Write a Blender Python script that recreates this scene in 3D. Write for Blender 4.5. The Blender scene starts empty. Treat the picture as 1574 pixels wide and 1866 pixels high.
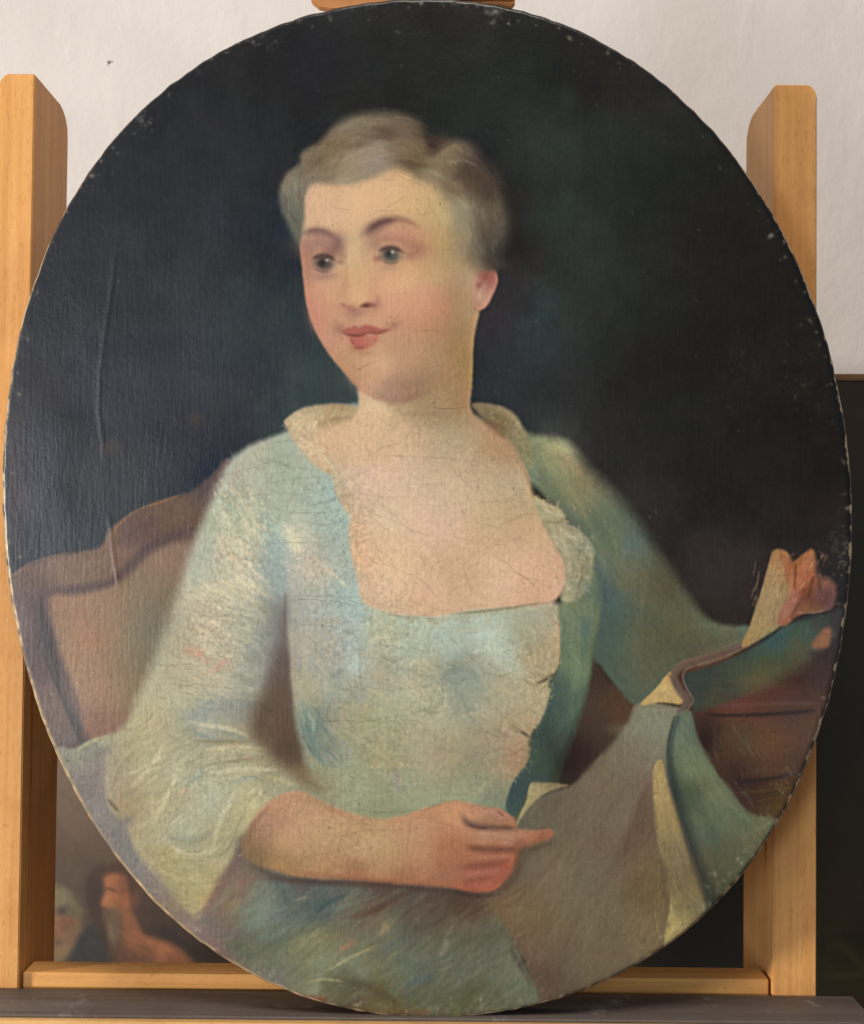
import bpy, bmesh, math
import numpy as np
from mathutils import Vector, Matrix

S = .000393            # metres per photograph pixel on the plane of the portrait
D = .85                # camera to portrait
Z0 = 1.30              # height of the lens above the floor
LEAN = math.radians(1.5)
ROLL = math.radians(.55)

# ---------------------------------------------------------------- camera, light, exposure
sc = bpy.context.scene
COL = sc.collection
cam_d = bpy.data.cameras.new('camera')
cam = bpy.data.objects.new('camera', cam_d)
COL.objects.link(cam)
cam.location = (0, -D, Z0)
cam.rotation_euler = (math.radians(90), 0, 0)
cam_d.sensor_fit = 'HORIZONTAL'
cam_d.angle = 2 * math.atan(787 * S / D)
cam_d.clip_start = .01
cam_d.clip_end = 50
sc.camera = cam

world = bpy.data.worlds.new('World')
sc.world = world
world.use_nodes = True
bg = world.node_tree.nodes['Background']
bg.inputs['Color'].default_value = (.90, .93, 1.0, 1)
bg.inputs['Strength'].default_value = .25


def area(name, loc, target, sx, sy, power, col):
    l = bpy.data.lights.new(name, 'AREA')
    l.shape = 'RECTANGLE'; l.size = sx; l.size_y = sy; l.energy = power; l.color = col
    o = bpy.data.objects.new(name, l); COL.objects.link(o)
    o.location = loc
    o.rotation_euler = (Vector(target) - Vector(loc)).to_track_quat('-Z', 'Y').to_euler()
    return o


area('raking_lamp', (-4.3, -1.55, Z0 - .06), (0, 0, Z0), .36, .36, 272, (1.0, .91, .76))
area('overhead_fill', (.1, -.95, Z0 + 2.3), (0, .2, Z0), .8, .8, 46, (1.0, .90, .81))  # added overhead fill light, set high to keep its reflection off the varnish
area('window_light', (-1.62, -2.5, Z0 - .15), (0, 0, Z0), .6, 1.2, 33, (.78, .88, 1.0))

sc.view_settings.view_transform = 'Standard'
sc.view_settings.look = 'None'
sc.view_settings.exposure = 0.0
sc.view_settings.gamma = 1.0
sc.view_settings.use_curve_mapping = False
sc.cycles.max_bounces = 6
sc.cycles.use_denoising = True

PAINT_GAIN = np.array([.93, .96, 1.0], np.float32)     # photograph colour -> pigment reflectance
BACK_GAIN = np.array([.98, 1.08, 1.08], np.float32)
VEIL = .010                                            # varnish reflection that is not pigment
# ---------------------------------------------------------------- helpers
def ray_local(px, py, d=0., roll=0.):
    """photograph pixel on a plane d behind the portrait -> (x, z) in the leaning frame whose origin is the lens height"""
    a = (px - 787) * S; b = (933 - py) * S
    t = (D + d / math.cos(LEAN)) / (D - b * math.tan(LEAN))
    x = a * t; z = b * t / math.cos(LEAN) + d * math.tan(LEAN)
    c, s = math.cos(roll), math.sin(roll)
    return x * c - z * s, x * s + z * c


def tag(o, label=None, cat=None, group=None, kind=None):
    for k, v in (('label', label), ('category', cat), ('group', group), ('kind', kind)):
        if v:
            o[k] = v
    return o


def empty(name, loc, rot=(0, 0, 0)):
    o = bpy.data.objects.new(name, None); COL.objects.link(o)
    o.location = loc; o.rotation_euler = rot; o.empty_display_size = .1
    return o


def link(name, me, mat, parent=None, smooth=False):
    o = bpy.data.objects.new(name, me); COL.objects.link(o)
    me.materials.append(mat)
    if smooth:
        me.polygons.foreach_set('use_smooth', [True] * len(me.polygons))
    if parent:
        o.parent = parent
    return o


def boxes(name, specs, mat, parent, bevel=.003, seg=3):
    """one part out of bevelled boxes given as (x0, x1, y0, y1, z0, z1)"""
    bm = bmesh.new()
    for x0, x1, y0, y1, z0, z1 in specs:
        r = bmesh.ops.create_cube(bm, size=1)
        for v in r['verts']:
            v.co = Vector(((x0 + x1) / 2 + v.co.x * (x1 - x0), (y0 + y1) / 2 + v.co.y * (y1 - y0), (z0 + z1) / 2 + v.co.z * (z1 - z0)))
    if bevel:
        bmesh.ops.bevel(bm, geom=list(bm.edges), offset=bevel, segments=seg, affect='EDGES', profile=.6)
    bmesh.ops.recalc_face_normals(bm, faces=bm.faces)
    me = bpy.data.meshes.new(name); bm.to_mesh(me); bm.free()
    return link(name, me, mat, parent, True)


def prism(name, outline, y0, y1, mat, parent, bevel=.0015):
    """outline in (x, z), extruded in y"""
    bm = bmesh.new()
    a = [bm.verts.new((x, y0, z)) for x, z in outline]
    f = bm.faces.new(a)
    r = bmesh.ops.extrude_face_region(bm, geom=[f])
    for v in [g for g in r['geom'] if isinstance(g, bmesh.types.BMVert)]:
        v.co.y = y1
    bmesh.ops.recalc_face_normals(bm, faces=bm.faces)
    if bevel:
        ed = [e for e in bm.edges if abs(e.verts[0].co.y - e.verts[1].co.y) < 1e-6]
        bmesh.ops.bevel(bm, geom=ed, offset=bevel, segments=2, affect='EDGES')
    me = bpy.data.meshes.new(name); bm.to_mesh(me); bm.free()
    return link(name, me, mat, parent)


def lin(c):
    c = np.asarray(c, np.float32) / 255.
    return np.where(c <= .04045, c / 12.92, ((c + .055) / 1.055) ** 2.4)


class NT:
    """tiny node-tree writer"""
    def __init__(self, name):
        self.m = bpy.data.materials.new(name); self.m.use_nodes = True
        self.t = self.m.node_tree; self.p = self.t.nodes['Principled BSDF']

    def n(self, typ, **kw):
        o = self.t.nodes.new(typ)
        for k, v in kw.items():
            if k in ('operation', 'data_type', 'blend_type', 'attribute_name', 'wave_type', 'bands_direction', 'feature', 'noise_dimensions', 'distance', 'interpolation_type'):
                setattr(o, k, v)
            else:
                o.inputs[k.replace('_', ' ')].default_value = v
        return o

    def l(self, a, b):
        self.t.links.new(a, b)

    def coords(self, scale=(1, 1, 1), rot=(0, 0, 0)):
        c = self.t.nodes.new('ShaderNodeTexCoord'); m = self.t.nodes.new('ShaderNodeMapping')
        m.inputs['Scale'].default_value = scale; m.inputs['Rotation'].default_value = rot
        self.l(c.outputs['Object'], m.inputs['Vector'])
        return m.outputs['Vector']

    def ramp(self, fac, stops):
        r = self.t.nodes.new('ShaderNodeValToRGB')
        e = r.color_ramp.elements
        while len(e) < len(stops):
            e.new(.5)
        for q, (p, c) in zip(e, stops):
            q.position = p; q.color = tuple(c) + (1,)
        self.l(fac, r.inputs['Fac'])
        return r.outputs['Color']

    def mix(self, a, b, fac, mode='MIX'):
        m = self.t.nodes.new('ShaderNodeMix'); m.data_type = 'RGBA'; m.blend_type = mode
        for v, i in ((fac, 0), (a, 6), (b, 7)):
            if isinstance(v, (int, float)):
                m.inputs[i].default_value = v
            elif isinstance(v, tuple):
                m.inputs[i].default_value = v + (1,)
            else:
                self.l(v, m.inputs[i])
        return m.outputs[2]

    def bump(self, h, strength, dist, prev=None):
        b = self.t.nodes.new('ShaderNodeBump')
        b.inputs['Strength'].default_value = strength; b.inputs['Distance'].default_value = dist
        self.l(h, b.inputs['Height'])
        if prev is not None:
            self.l(prev, b.inputs['Normal'])
        return b.outputs['Normal']


def wood(name, c0, c1, axis, rough=.42, fleck=.5, dirt=None):
    """planed beech: long soft figure plus the short dark flecks; axis = grain direction"""
    N = NT(name)
    st = [60, 60, 60]; st[axis] = 2.2
    v = N.coords(tuple(st))
    n1 = N.n('ShaderNodeTexNoise', Scale=1., Detail=5., Roughness=.6); N.l(v, n1.inputs['Vector'])
    col = N.ramp(n1.outputs['Fac'], [(.30, c0), (.72, c1)])
    st2 = [1100, 1100, 1100]; st2[axis] = 150
    v2 = N.coords(tuple(st2))
    n2 = N.n('ShaderNodeTexNoise', Scale=1., Detail=1.); N.l(v2, n2.inputs['Vector'])
    fl = N.ramp(n2.outputs['Fac'], [(.60, (1, 1, 1)), (.74, (.66, .56, .46))])
    col = N.mix(col, fl, fleck, 'MULTIPLY')
    st3 = [260, 260, 260]; st3[axis] = 6
    v3 = N.coords(tuple(st3))
    n3 = N.n('ShaderNodeTexNoise', Scale=1., Detail=3.); N.l(v3, n3.inputs['Vector'])
    lines = N.ramp(n3.outputs['Fac'], [(.35, (.82, .78, .72)), (.6, (1, 1, 1))])
    col = N.mix(col, lines, .6, 'MULTIPLY')
    v5 = N.coords((1, 1, 1))
    n5 = N.n('ShaderNodeTexNoise', Scale=11., Detail=4., Roughness=.6, Distortion=.6); N.l(v5, n5.inputs['Vector'])
    col = N.mix(col, N.ramp(n5.outputs['Fac'], [(.32, (.80, .74, .70)), (.52, (1, 1, 1)), (.75, (.95, .92, .88))]), .7, 'MULTIPLY')
    n6 = N.n('ShaderNodeTexNoise', Scale=150., Detail=2.); N.l(v5, n6.inputs['Vector'])
    col = N.mix(col, N.ramp(n6.outputs['Fac'], [(.70, (1, 1, 1)), (.78, (.55, .45, .38))]), .55, 'MULTIPLY')
    if dirt:
        v4 = N.coords((1, 1, 1))
        n4 = N.n('ShaderNodeTexNoise', Scale=dirt[1], Detail=6., Roughness=.7); N.l(v4, n4.inputs['Vector'])
        col = N.mix(col, dirt[0], N.ramp(n4.outputs['Fac'], [(dirt[2], (0, 0, 0)), (dirt[2] + .1, (.85, .85, .85))]))
    N.l(col, N.p.inputs['Base Color'])
    N.p.inputs['Roughness'].default_value = rough
    N.p.inputs['Specular IOR Level'].default_value = .12
    nb = N.bump(n3.outputs['Fac'], .35, .0006)
    N.l(N.bump(n6.outputs['Fac'], .25, .0008, nb), N.p.inputs['Normal'])
    return N.m
# ---------------------------------------------------------------- the room wall and floor
def wall_material():
    N = NT('plaster')
    v = N.coords()
    n1 = N.n('ShaderNodeTexNoise', Scale=7., Detail=4.); N.l(v, n1.inputs['Vector'])
    n2 = N.n('ShaderNodeTexNoise', Scale=42., Detail=6., Roughness=.62); N.l(v, n2.inputs['Vector'])
    vs = N.coords((26, 26, 11), (0, .5, 0))
    n3 = N.n('ShaderNodeTexNoise', Scale=1., Detail=3.); N.l(vs, n3.inputs['Vector'])
    N.l(N.ramp(n1.outputs['Fac'], [(.3, (.485, .457, .442)), (.7, (.535, .505, .490))]), N.p.inputs['Base Color'])
    N.p.inputs['Roughness'].default_value = .8
    N.p.inputs['Specular IOR Level'].default_value = .2
    trowel = N.ramp(n3.outputs['Fac'], [(.56, (0, 0, 0)), (.68, (1, 1, 1))])
    b = N.bump(n2.outputs['Fac'], .40, .0026)
    N.l(N.bump(trowel, .22, .0012, b), N.p.inputs['Normal'])
    return N.m


WALL_D = .60
me = bpy.data.meshes.new('wall')
nx, nz = 60, 60
vx = [(-2.4 + 4.8 * i / nx, WALL_D + .0012 * math.sin(i * .9) * math.sin(j * .7), 2.8 * j / nz) for j in range(nz + 1) for i in range(nx + 1)]
fc = [(j * (nx + 1) + i, j * (nx + 1) + i + 1, (j + 1) * (nx + 1) + i + 1, (j + 1) * (nx + 1) + i) for j in range(nz) for i in range(nx)]
me.from_pydata(vx, [], fc)
M_WALL = wall_material()
wall = tag(link('wall', me, M_WALL, None, True), kind='structure')
# a small nail hole in the plaster
bm = bmesh.new()
bmesh.ops.create_cone(bm, segments=14, cap_ends=True, radius1=.0020, radius2=.0014, depth=.002)
bmesh.ops.rotate(bm, verts=bm.verts, cent=(0, 0, 0), matrix=Matrix.Rotation(math.radians(90), 3, 'X'))
hm = bpy.data.meshes.new('nail_hole'); bm.to_mesh(hm); bm.free()
NH = NT('nail_hole'); NH.p.inputs['Base Color'].default_value = (.26, .23, .21, 1); NH.p.inputs['Roughness'].default_value = .8
hole = link('nail_hole', hm, NH.m, wall)
kx = (D + WALL_D) / D * S
hole.location = ((198 - 787) * kx, WALL_D - .0020, Z0 + (933 - 113) * kx)

NF = NT('floorboards')
vv = NF.coords((2, 40, 1)); q = NF.n('ShaderNodeTexNoise', Scale=1., Detail=4.); NF.l(vv, q.inputs['Vector'])
NF.l(NF.ramp(q.outputs['Fac'], [(.3, (.16, .10, .06)), (.7, (.24, .16, .10))]), NF.p.inputs['Base Color'])
me = bpy.data.meshes.new('floor')
me.from_pydata([(-2.4, -3.4, 0), (2.4, -3.4, 0), (2.4, WALL_D + .004, 0), (-2.4, WALL_D + .004, 0)], [], [(0, 1, 2, 3)])
tag(link('floor', me, NF.m), kind='structure')
# ---------------------------------------------------------------- paint engine
# The two pictures in the scene are pigment on canvas: colour is laid down in code,
# shape by shape and stroke by stroke, and stored per vertex on the canvas mesh.
class Canvas:
    def __init__(self, x0, y0, x1, y1, k, seed=1):
        self.x0, self.y0, self.k = x0, y0, k
        self.w = int(round((x1 - x0) * k)); self.h = int(round((y1 - y0) * k))
        self.a = np.zeros((self.h, self.w, 3), np.float32)
        self.rng = np.random.RandomState(seed)
        self.lat = self.rng.rand(256, 256).astype(np.float32)
        xs = x0 + (np.arange(self.w, dtype=np.float32) + .5) / k
        ys = y0 + (np.arange(self.h, dtype=np.float32) + .5) / k
        self.X, self.Y = np.meshgrid(xs, ys)
        self.wob = self.fbm(self.X, self.Y, 38, 3, 11) - .5
        self.wob2 = self.fbm(self.X, self.Y, 38, 3, 71) - .5
        self.fine = self.fbm(self.X, self.Y, 7, 2, 31) - .5

    def vn(self, x, y):
        xi = np.floor(x); yi = np.floor(y)
        fx = x - xi; fy = y - yi
        fx = fx * fx * (3 - 2 * fx); fy = fy * fy * (3 - 2 * fy)
        i0 = xi.astype(np.int32) & 255; j0 = yi.astype(np.int32) & 255
        i1 = (i0 + 1) & 255; j1 = (j0 + 1) & 255
        L = self.lat
        return (L[j0, i0] * (1 - fx) + L[j0, i1] * fx) * (1 - fy) + (L[j1, i0] * (1 - fx) + L[j1, i1] * fx) * fy

    def fbm(self, X, Y, size, octs=3, off=0.):
        s = 0; t = 0; amp = 1.
        for o in range(octs):
            s = s + amp * self.vn(X / size + off * 1.7 + o * 13.1, Y / size + off * 2.3 + o * 7.7)
            t += amp; amp *= .55; size *= .5
        return s / t

    def streak(self, X, Y, ang, lng, wid, off=0.):
        c, s = math.cos(math.radians(ang)), math.sin(math.radians(ang))
        u = X * c + Y * s; v = -X * s + Y * c
        return .6 * self.vn(u / lng + off, v / wid + off * 3) + .4 * self.vn(u / lng * 1.9 + 9 + off, v / wid * 2.1 + 5) - .5

    def win(self, xa, ya, xb, yb):
        k = self.k
        i0 = max(0, int((xa - self.x0) * k) - 1); i1 = min(self.w, int((xb - self.x0) * k) + 2)
        j0 = max(0, int((ya - self.y0) * k) - 1); j1 = min(self.h, int((yb - self.y0) * k) + 2)
        if i1 <= i0 or j1 <= j0:
            return None
        return slice(j0, j1), slice(i0, i1)

    def field(self, pts, sl, s=26., p=1.9, warp=14.):
        X = self.X[sl][::3, ::3]; Y = self.Y[sl][::3, ::3]
        Xw = X + warp * 2 * self.wob[sl][::3, ::3]; Yw = Y + warp * 2 * self.wob2[sl][::3, ::3]
        num = np.zeros(X.shape + (3,), np.float32); den = np.zeros(X.shape, np.float32)
        for q in pts:
            w = ((Xw - q[0]) ** 2 + (Yw - q[1]) ** 2 + s * s) ** (-p) * (1e4 ** p)
            num += w[..., None] * np.array(q[2:5], np.float32); den += w
        f = num / den[..., None]
        H, W = self.X[sl].shape
        jy = np.minimum(np.arange(H) / 3., f.shape[0] - 1.001) if f.shape[0] > 1 else np.zeros(H)
        ix = np.minimum(np.arange(W) / 3., f.shape[1] - 1.001) if f.shape[1] > 1 else np.zeros(W)
        j = jy.astype(int); i = ix.astype(int)
        j2 = np.minimum(j + 1, f.shape[0] - 1); i2 = np.minimum(i + 1, f.shape[1] - 1)
        fy = (jy - j)[:, None, None].astype(np.float32); fx = (ix - i)[None, :, None].astype(np.float32)
        a = f[j][:, i] * (1 - fx) + f[j][:, i2] * fx
        b = f[j2][:, i] * (1 - fx) + f[j2][:, i2] * fx
        return a * (1 - fy) + b * fy

    def shape(self, pts, fill, soft=6., op=1., edge=1.5, tex=0., ang=90., s=26., warp=14., n=6, tlen=40., twid=4.):
        pts = [tuple(q) + ((soft,) if len(q) == 2 else ()) for q in pts]
        P = spline(pts, True, n)
        sm = P[:, 2].max()
        sl = self.win(P[:, 0].min() - sm, P[:, 1].min() - sm, P[:, 0].max() + sm, P[:, 1].max() + sm)
        if sl is None:
            return
        X = self.X[sl]; Y = self.Y[sl]; H, W = X.shape
        inside = np.zeros((H, W), bool)
        D = np.full((H, W), 1e6, np.float32); S = np.full((H, W), soft, np.float32)
        ys = Y[:, 0]; xs = X[0]
        Q = np.roll(P, -1, 0)
        for (ax, ay, as_), (bx, by, bs) in zip(P, Q):
            if ay != by:
                lo, hi = min(ay, by), max(ay, by)
                r0, r1 = np.searchsorted(ys, lo, 'right'), np.searchsorted(ys, hi, 'right')
                if r1 > r0:
                    xc = ax + (ys[r0:r1] - ay) * (bx - ax) / (by - ay)
                    inside[r0:r1] ^= xs[None, :] > xc[:, None]
            m = sm + 8
            c0, c1 = np.searchsorted(xs, min(ax, bx) - m), np.searchsorted(xs, max(ax, bx) + m)
            r0, r1 = np.searchsorted(ys, min(ay, by) - m), np.searchsorted(ys, max(ay, by) + m)
            if c1 <= c0 or r1 <= r0:
                continue
            x = X[r0:r1, c0:c1]; y = Y[r0:r1, c0:c1]
            dx, dy = bx - ax, by - ay; L = dx * dx + dy * dy + 1e-6
            t = np.clip(((x - ax) * dx + (y - ay) * dy) / L, 0, 1)
            d = (x - ax - t * dx) ** 2 + (y - ay - t * dy) ** 2
            sub = D[r0:r1, c0:c1]; up = d < sub
            sub[up] = d[up]; S[r0:r1, c0:c1][up] = (as_ + t * (bs - as_))[up]
        sd = np.sqrt(D) * np.where(inside, 1, -1)
        sd = sd + edge * np.minimum(S, 8) * .22 * self.fine[sl] + np.minimum(S, 30) * .3 * self.wob[sl] * 2
        a = np.clip(.5 + sd / (2 * np.maximum(S, .8)), 0, 1)
        a = a * a * (3 - 2 * a) * op
        col = np.array(fill, np.float32) if not isinstance(fill[0], (tuple, list)) else self.field(fill, sl, s, 1.9, warp)
        if tex:
            st = .55 * self.streak(X, Y, ang, tlen * .6, twid * 1.3, off=P[0, 0] * .013) + .6 * self.wob2[sl] + .35 * self.fine[sl]
            col = col * (1 + tex * st[..., None])
        self.a[sl] = self.a[sl] * (1 - a[..., None]) + col * a[..., None]

    def stroke(self, pts, w, col, op=1., hard=-.15, dry=0., n=6, taper=True, col2=None):
        """soft brush line; pts (x, y[, width])"""
        pts = [tuple(q) + ((w,) if len(q) == 2 else ()) for q in pts]
        P = spline(pts, False, n)
        m = P[:, 2].max() * 1.3 + 3
        sl = self.win(P[:, 0].min() - m, P[:, 1].min() - m, P[:, 0].max() + m, P[:, 1].max() + m)
        if sl is None:
            return
        X = self.X[sl]; Y = self.Y[sl]
        best = np.full(X.shape, 9., np.float32); par = np.zeros(X.shape, np.float32); N = len(P) - 1
        for i in range(N):
            ax, ay, aw = P[i]; bx, by, bw = P[i + 1]
            dx, dy = bx - ax, by - ay; L = dx * dx + dy * dy + 1e-6
            t = np.clip(((X - ax) * dx + (Y - ay) * dy) / L, 0, 1)
            d = np.sqrt((X - ax - t * dx) ** 2 + (Y - ay - t * dy) ** 2) / np.maximum(.5 * (aw + t * (bw - aw)), .4)
            up = d < best
            best[up] = d[up]; par[up] = ((i + t) / N)[up]
        a = np.clip((1.4 - best) / (1.4 - hard), 0, 1)
        a = a * a * (3 - 2 * a)
        if taper:
            a = a * np.clip(par * 5 + .25, 0, 1) * np.clip((1 - par) * 5 + .25, 0, 1)
        if dry:
            a = a * np.clip(1 + dry * 3 * (self.fine[sl] + .5 * self.wob[sl]), 0, 1)
        a = (a * op)[..., None]
        c = np.array(col, np.float32)
        if col2 is not None:
            c = c + (np.array(col2, np.float32) - c) * par[..., None]
        self.a[sl] = self.a[sl] * (1 - a) + c * a

    def blob(self, x, y, rx, ry, col, op=1., ang=0., p=1.):
        m = max(rx, ry) * 2.2
        sl = self.win(x - m, y - m, x + m, y + m)
        if sl is None:
            return
        c, s = math.cos(math.radians(ang)), math.sin(math.radians(ang))
        dx = self.X[sl] - x; dy = self.Y[sl] - y
        r2 = ((dx * c + dy * s) / rx) ** 2 + ((-dx * s + dy * c) / ry) ** 2
        a = (np.exp(-(r2 ** p) * 1.1) * op)[..., None]
        self.a[sl] = self.a[sl] * (1 - a) + np.array(col, np.float32) * a

    def dabs(self, n, box, ang, ln, w, var, op=.55, curve=.08, spread=16):
        """broken brushwork: strokes that take up the colour already there and shift it a little"""
        R_ = self.rng
        for _ in range(n):
            x = R_.uniform(box[0], box[2]); y = R_.uniform(box[1], box[3])
            j = int(np.clip((y - self.y0) * self.k, 0, self.h - 1)); i = int(np.clip((x - self.x0) * self.k, 0, self.w - 1))
            c = self.a[j, i] * (1 + R_.uniform(-var, var)) * (1 + R_.uniform(-var, var, 3) * .25)
            a = math.radians((ang(x, y) if callable(ang) else ang) + R_.uniform(-spread, spread)); l = ln * R_.uniform(.4, 1.1) / 2
            # keep the dab inside its own passage
            for sg in (-1, 1):
                jj = int(np.clip((y + sg * l * math.sin(a) - self.y0) * self.k, 0, self.h - 1)); ii = int(np.clip((x + sg * l * math.cos(a) - self.x0) * self.k, 0, self.w - 1))
                if np.abs(self.a[jj, ii] - self.a[j, i]).max() > 22:
                    l *= .35
            bx, by = -math.sin(a) * curve * l, math.cos(a) * curve * l
            self.stroke([(x - l * math.cos(a), y - l * math.sin(a)), (x + bx, y + by), (x + l * math.cos(a), y + l * math.sin(a))], w * R_.uniform(.5, 1.3), c, op * R_.uniform(.5, 1.1), dry=.3, n=3)

    def blur(self, box, sig, feather=12.):
        sl = self.win(box[0] - feather, box[1] - feather, box[2] + feather, box[3] + feather)
        src = self.a[sl]; g = gauss(src, sig * self.k)
        X = self.X[sl]; Y = self.Y[sl]
        d = np.minimum(np.minimum(X - box[0], box[2] - X), np.minimum(Y - box[1], box[3] - Y))
        m = np.clip(.5 + d / (2 * feather), 0, 1)[..., None]
        self.a[sl] = src * (1 - m) + g * m

    def sample(self, px, py):
        u = np.clip((px - self.x0) * self.k - .5, 0, self.w - 1.001)
        v = np.clip((py - self.y0) * self.k - .5, 0, self.h - 1.001)
        i = u.astype(np.int32); j = v.astype(np.int32)
        fx = (u - i)[:, None]; fy = (v - j)[:, None]
        A = self.a
        return (A[j, i] * (1 - fx) + A[j, i + 1] * fx) * (1 - fy) + (A[j + 1, i] * (1 - fx) + A[j + 1, i + 1] * fx) * fy


def gauss(A, sig):
    r = max(1, int(math.ceil(sig * 2.6)))
    k = np.exp(-.5 * (np.arange(-r, r + 1) / max(sig, .05)) ** 2); k /= k.sum()
    for ax in (0, 1):
        pad = [(0, 0)] * A.ndim; pad[ax] = (r, r)
        B = np.pad(A, pad, mode='edge'); n = A.shape[ax]; out = 0
        for i, w in enumerate(k):
            out = out + w * (B[i:i + n] if ax == 0 else B[:, i:i + n])
        A = out.astype(np.float32)
    return A


def spline(pts, closed, n):
    P = np.array(pts, np.float64)
    if len(P) == 2 and not closed:
        t = np.linspace(0, 1, n + 1)[:, None]
        return P[0] * (1 - t) + P[1] * t
    if closed:
        A = np.vstack([P[-1], P, P[0], P[1]]); m = len(P)
    else:
        A = np.vstack([2 * P[0] - P[1], P, 2 * P[-1] - P[-2]]); m = len(P) - 1
    out = []
    for i in range(m):
        p0, p1, p2, p3 = A[i:i + 4]
        for t in np.arange(n) / n:
            out.append(.5 * ((2 * p1) + (-p0 + p2) * t + (2 * p0 - 5 * p1 + 4 * p2 - p3) * t * t + (-p0 + 3 * p1 - 3 * p2 + p3) * t ** 3))
    if not closed:
        out.append(P[-1])
    out = np.array(out)
    out[:, 2:] = np.maximum(out[:, 2:], .3)
    return out
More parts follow.
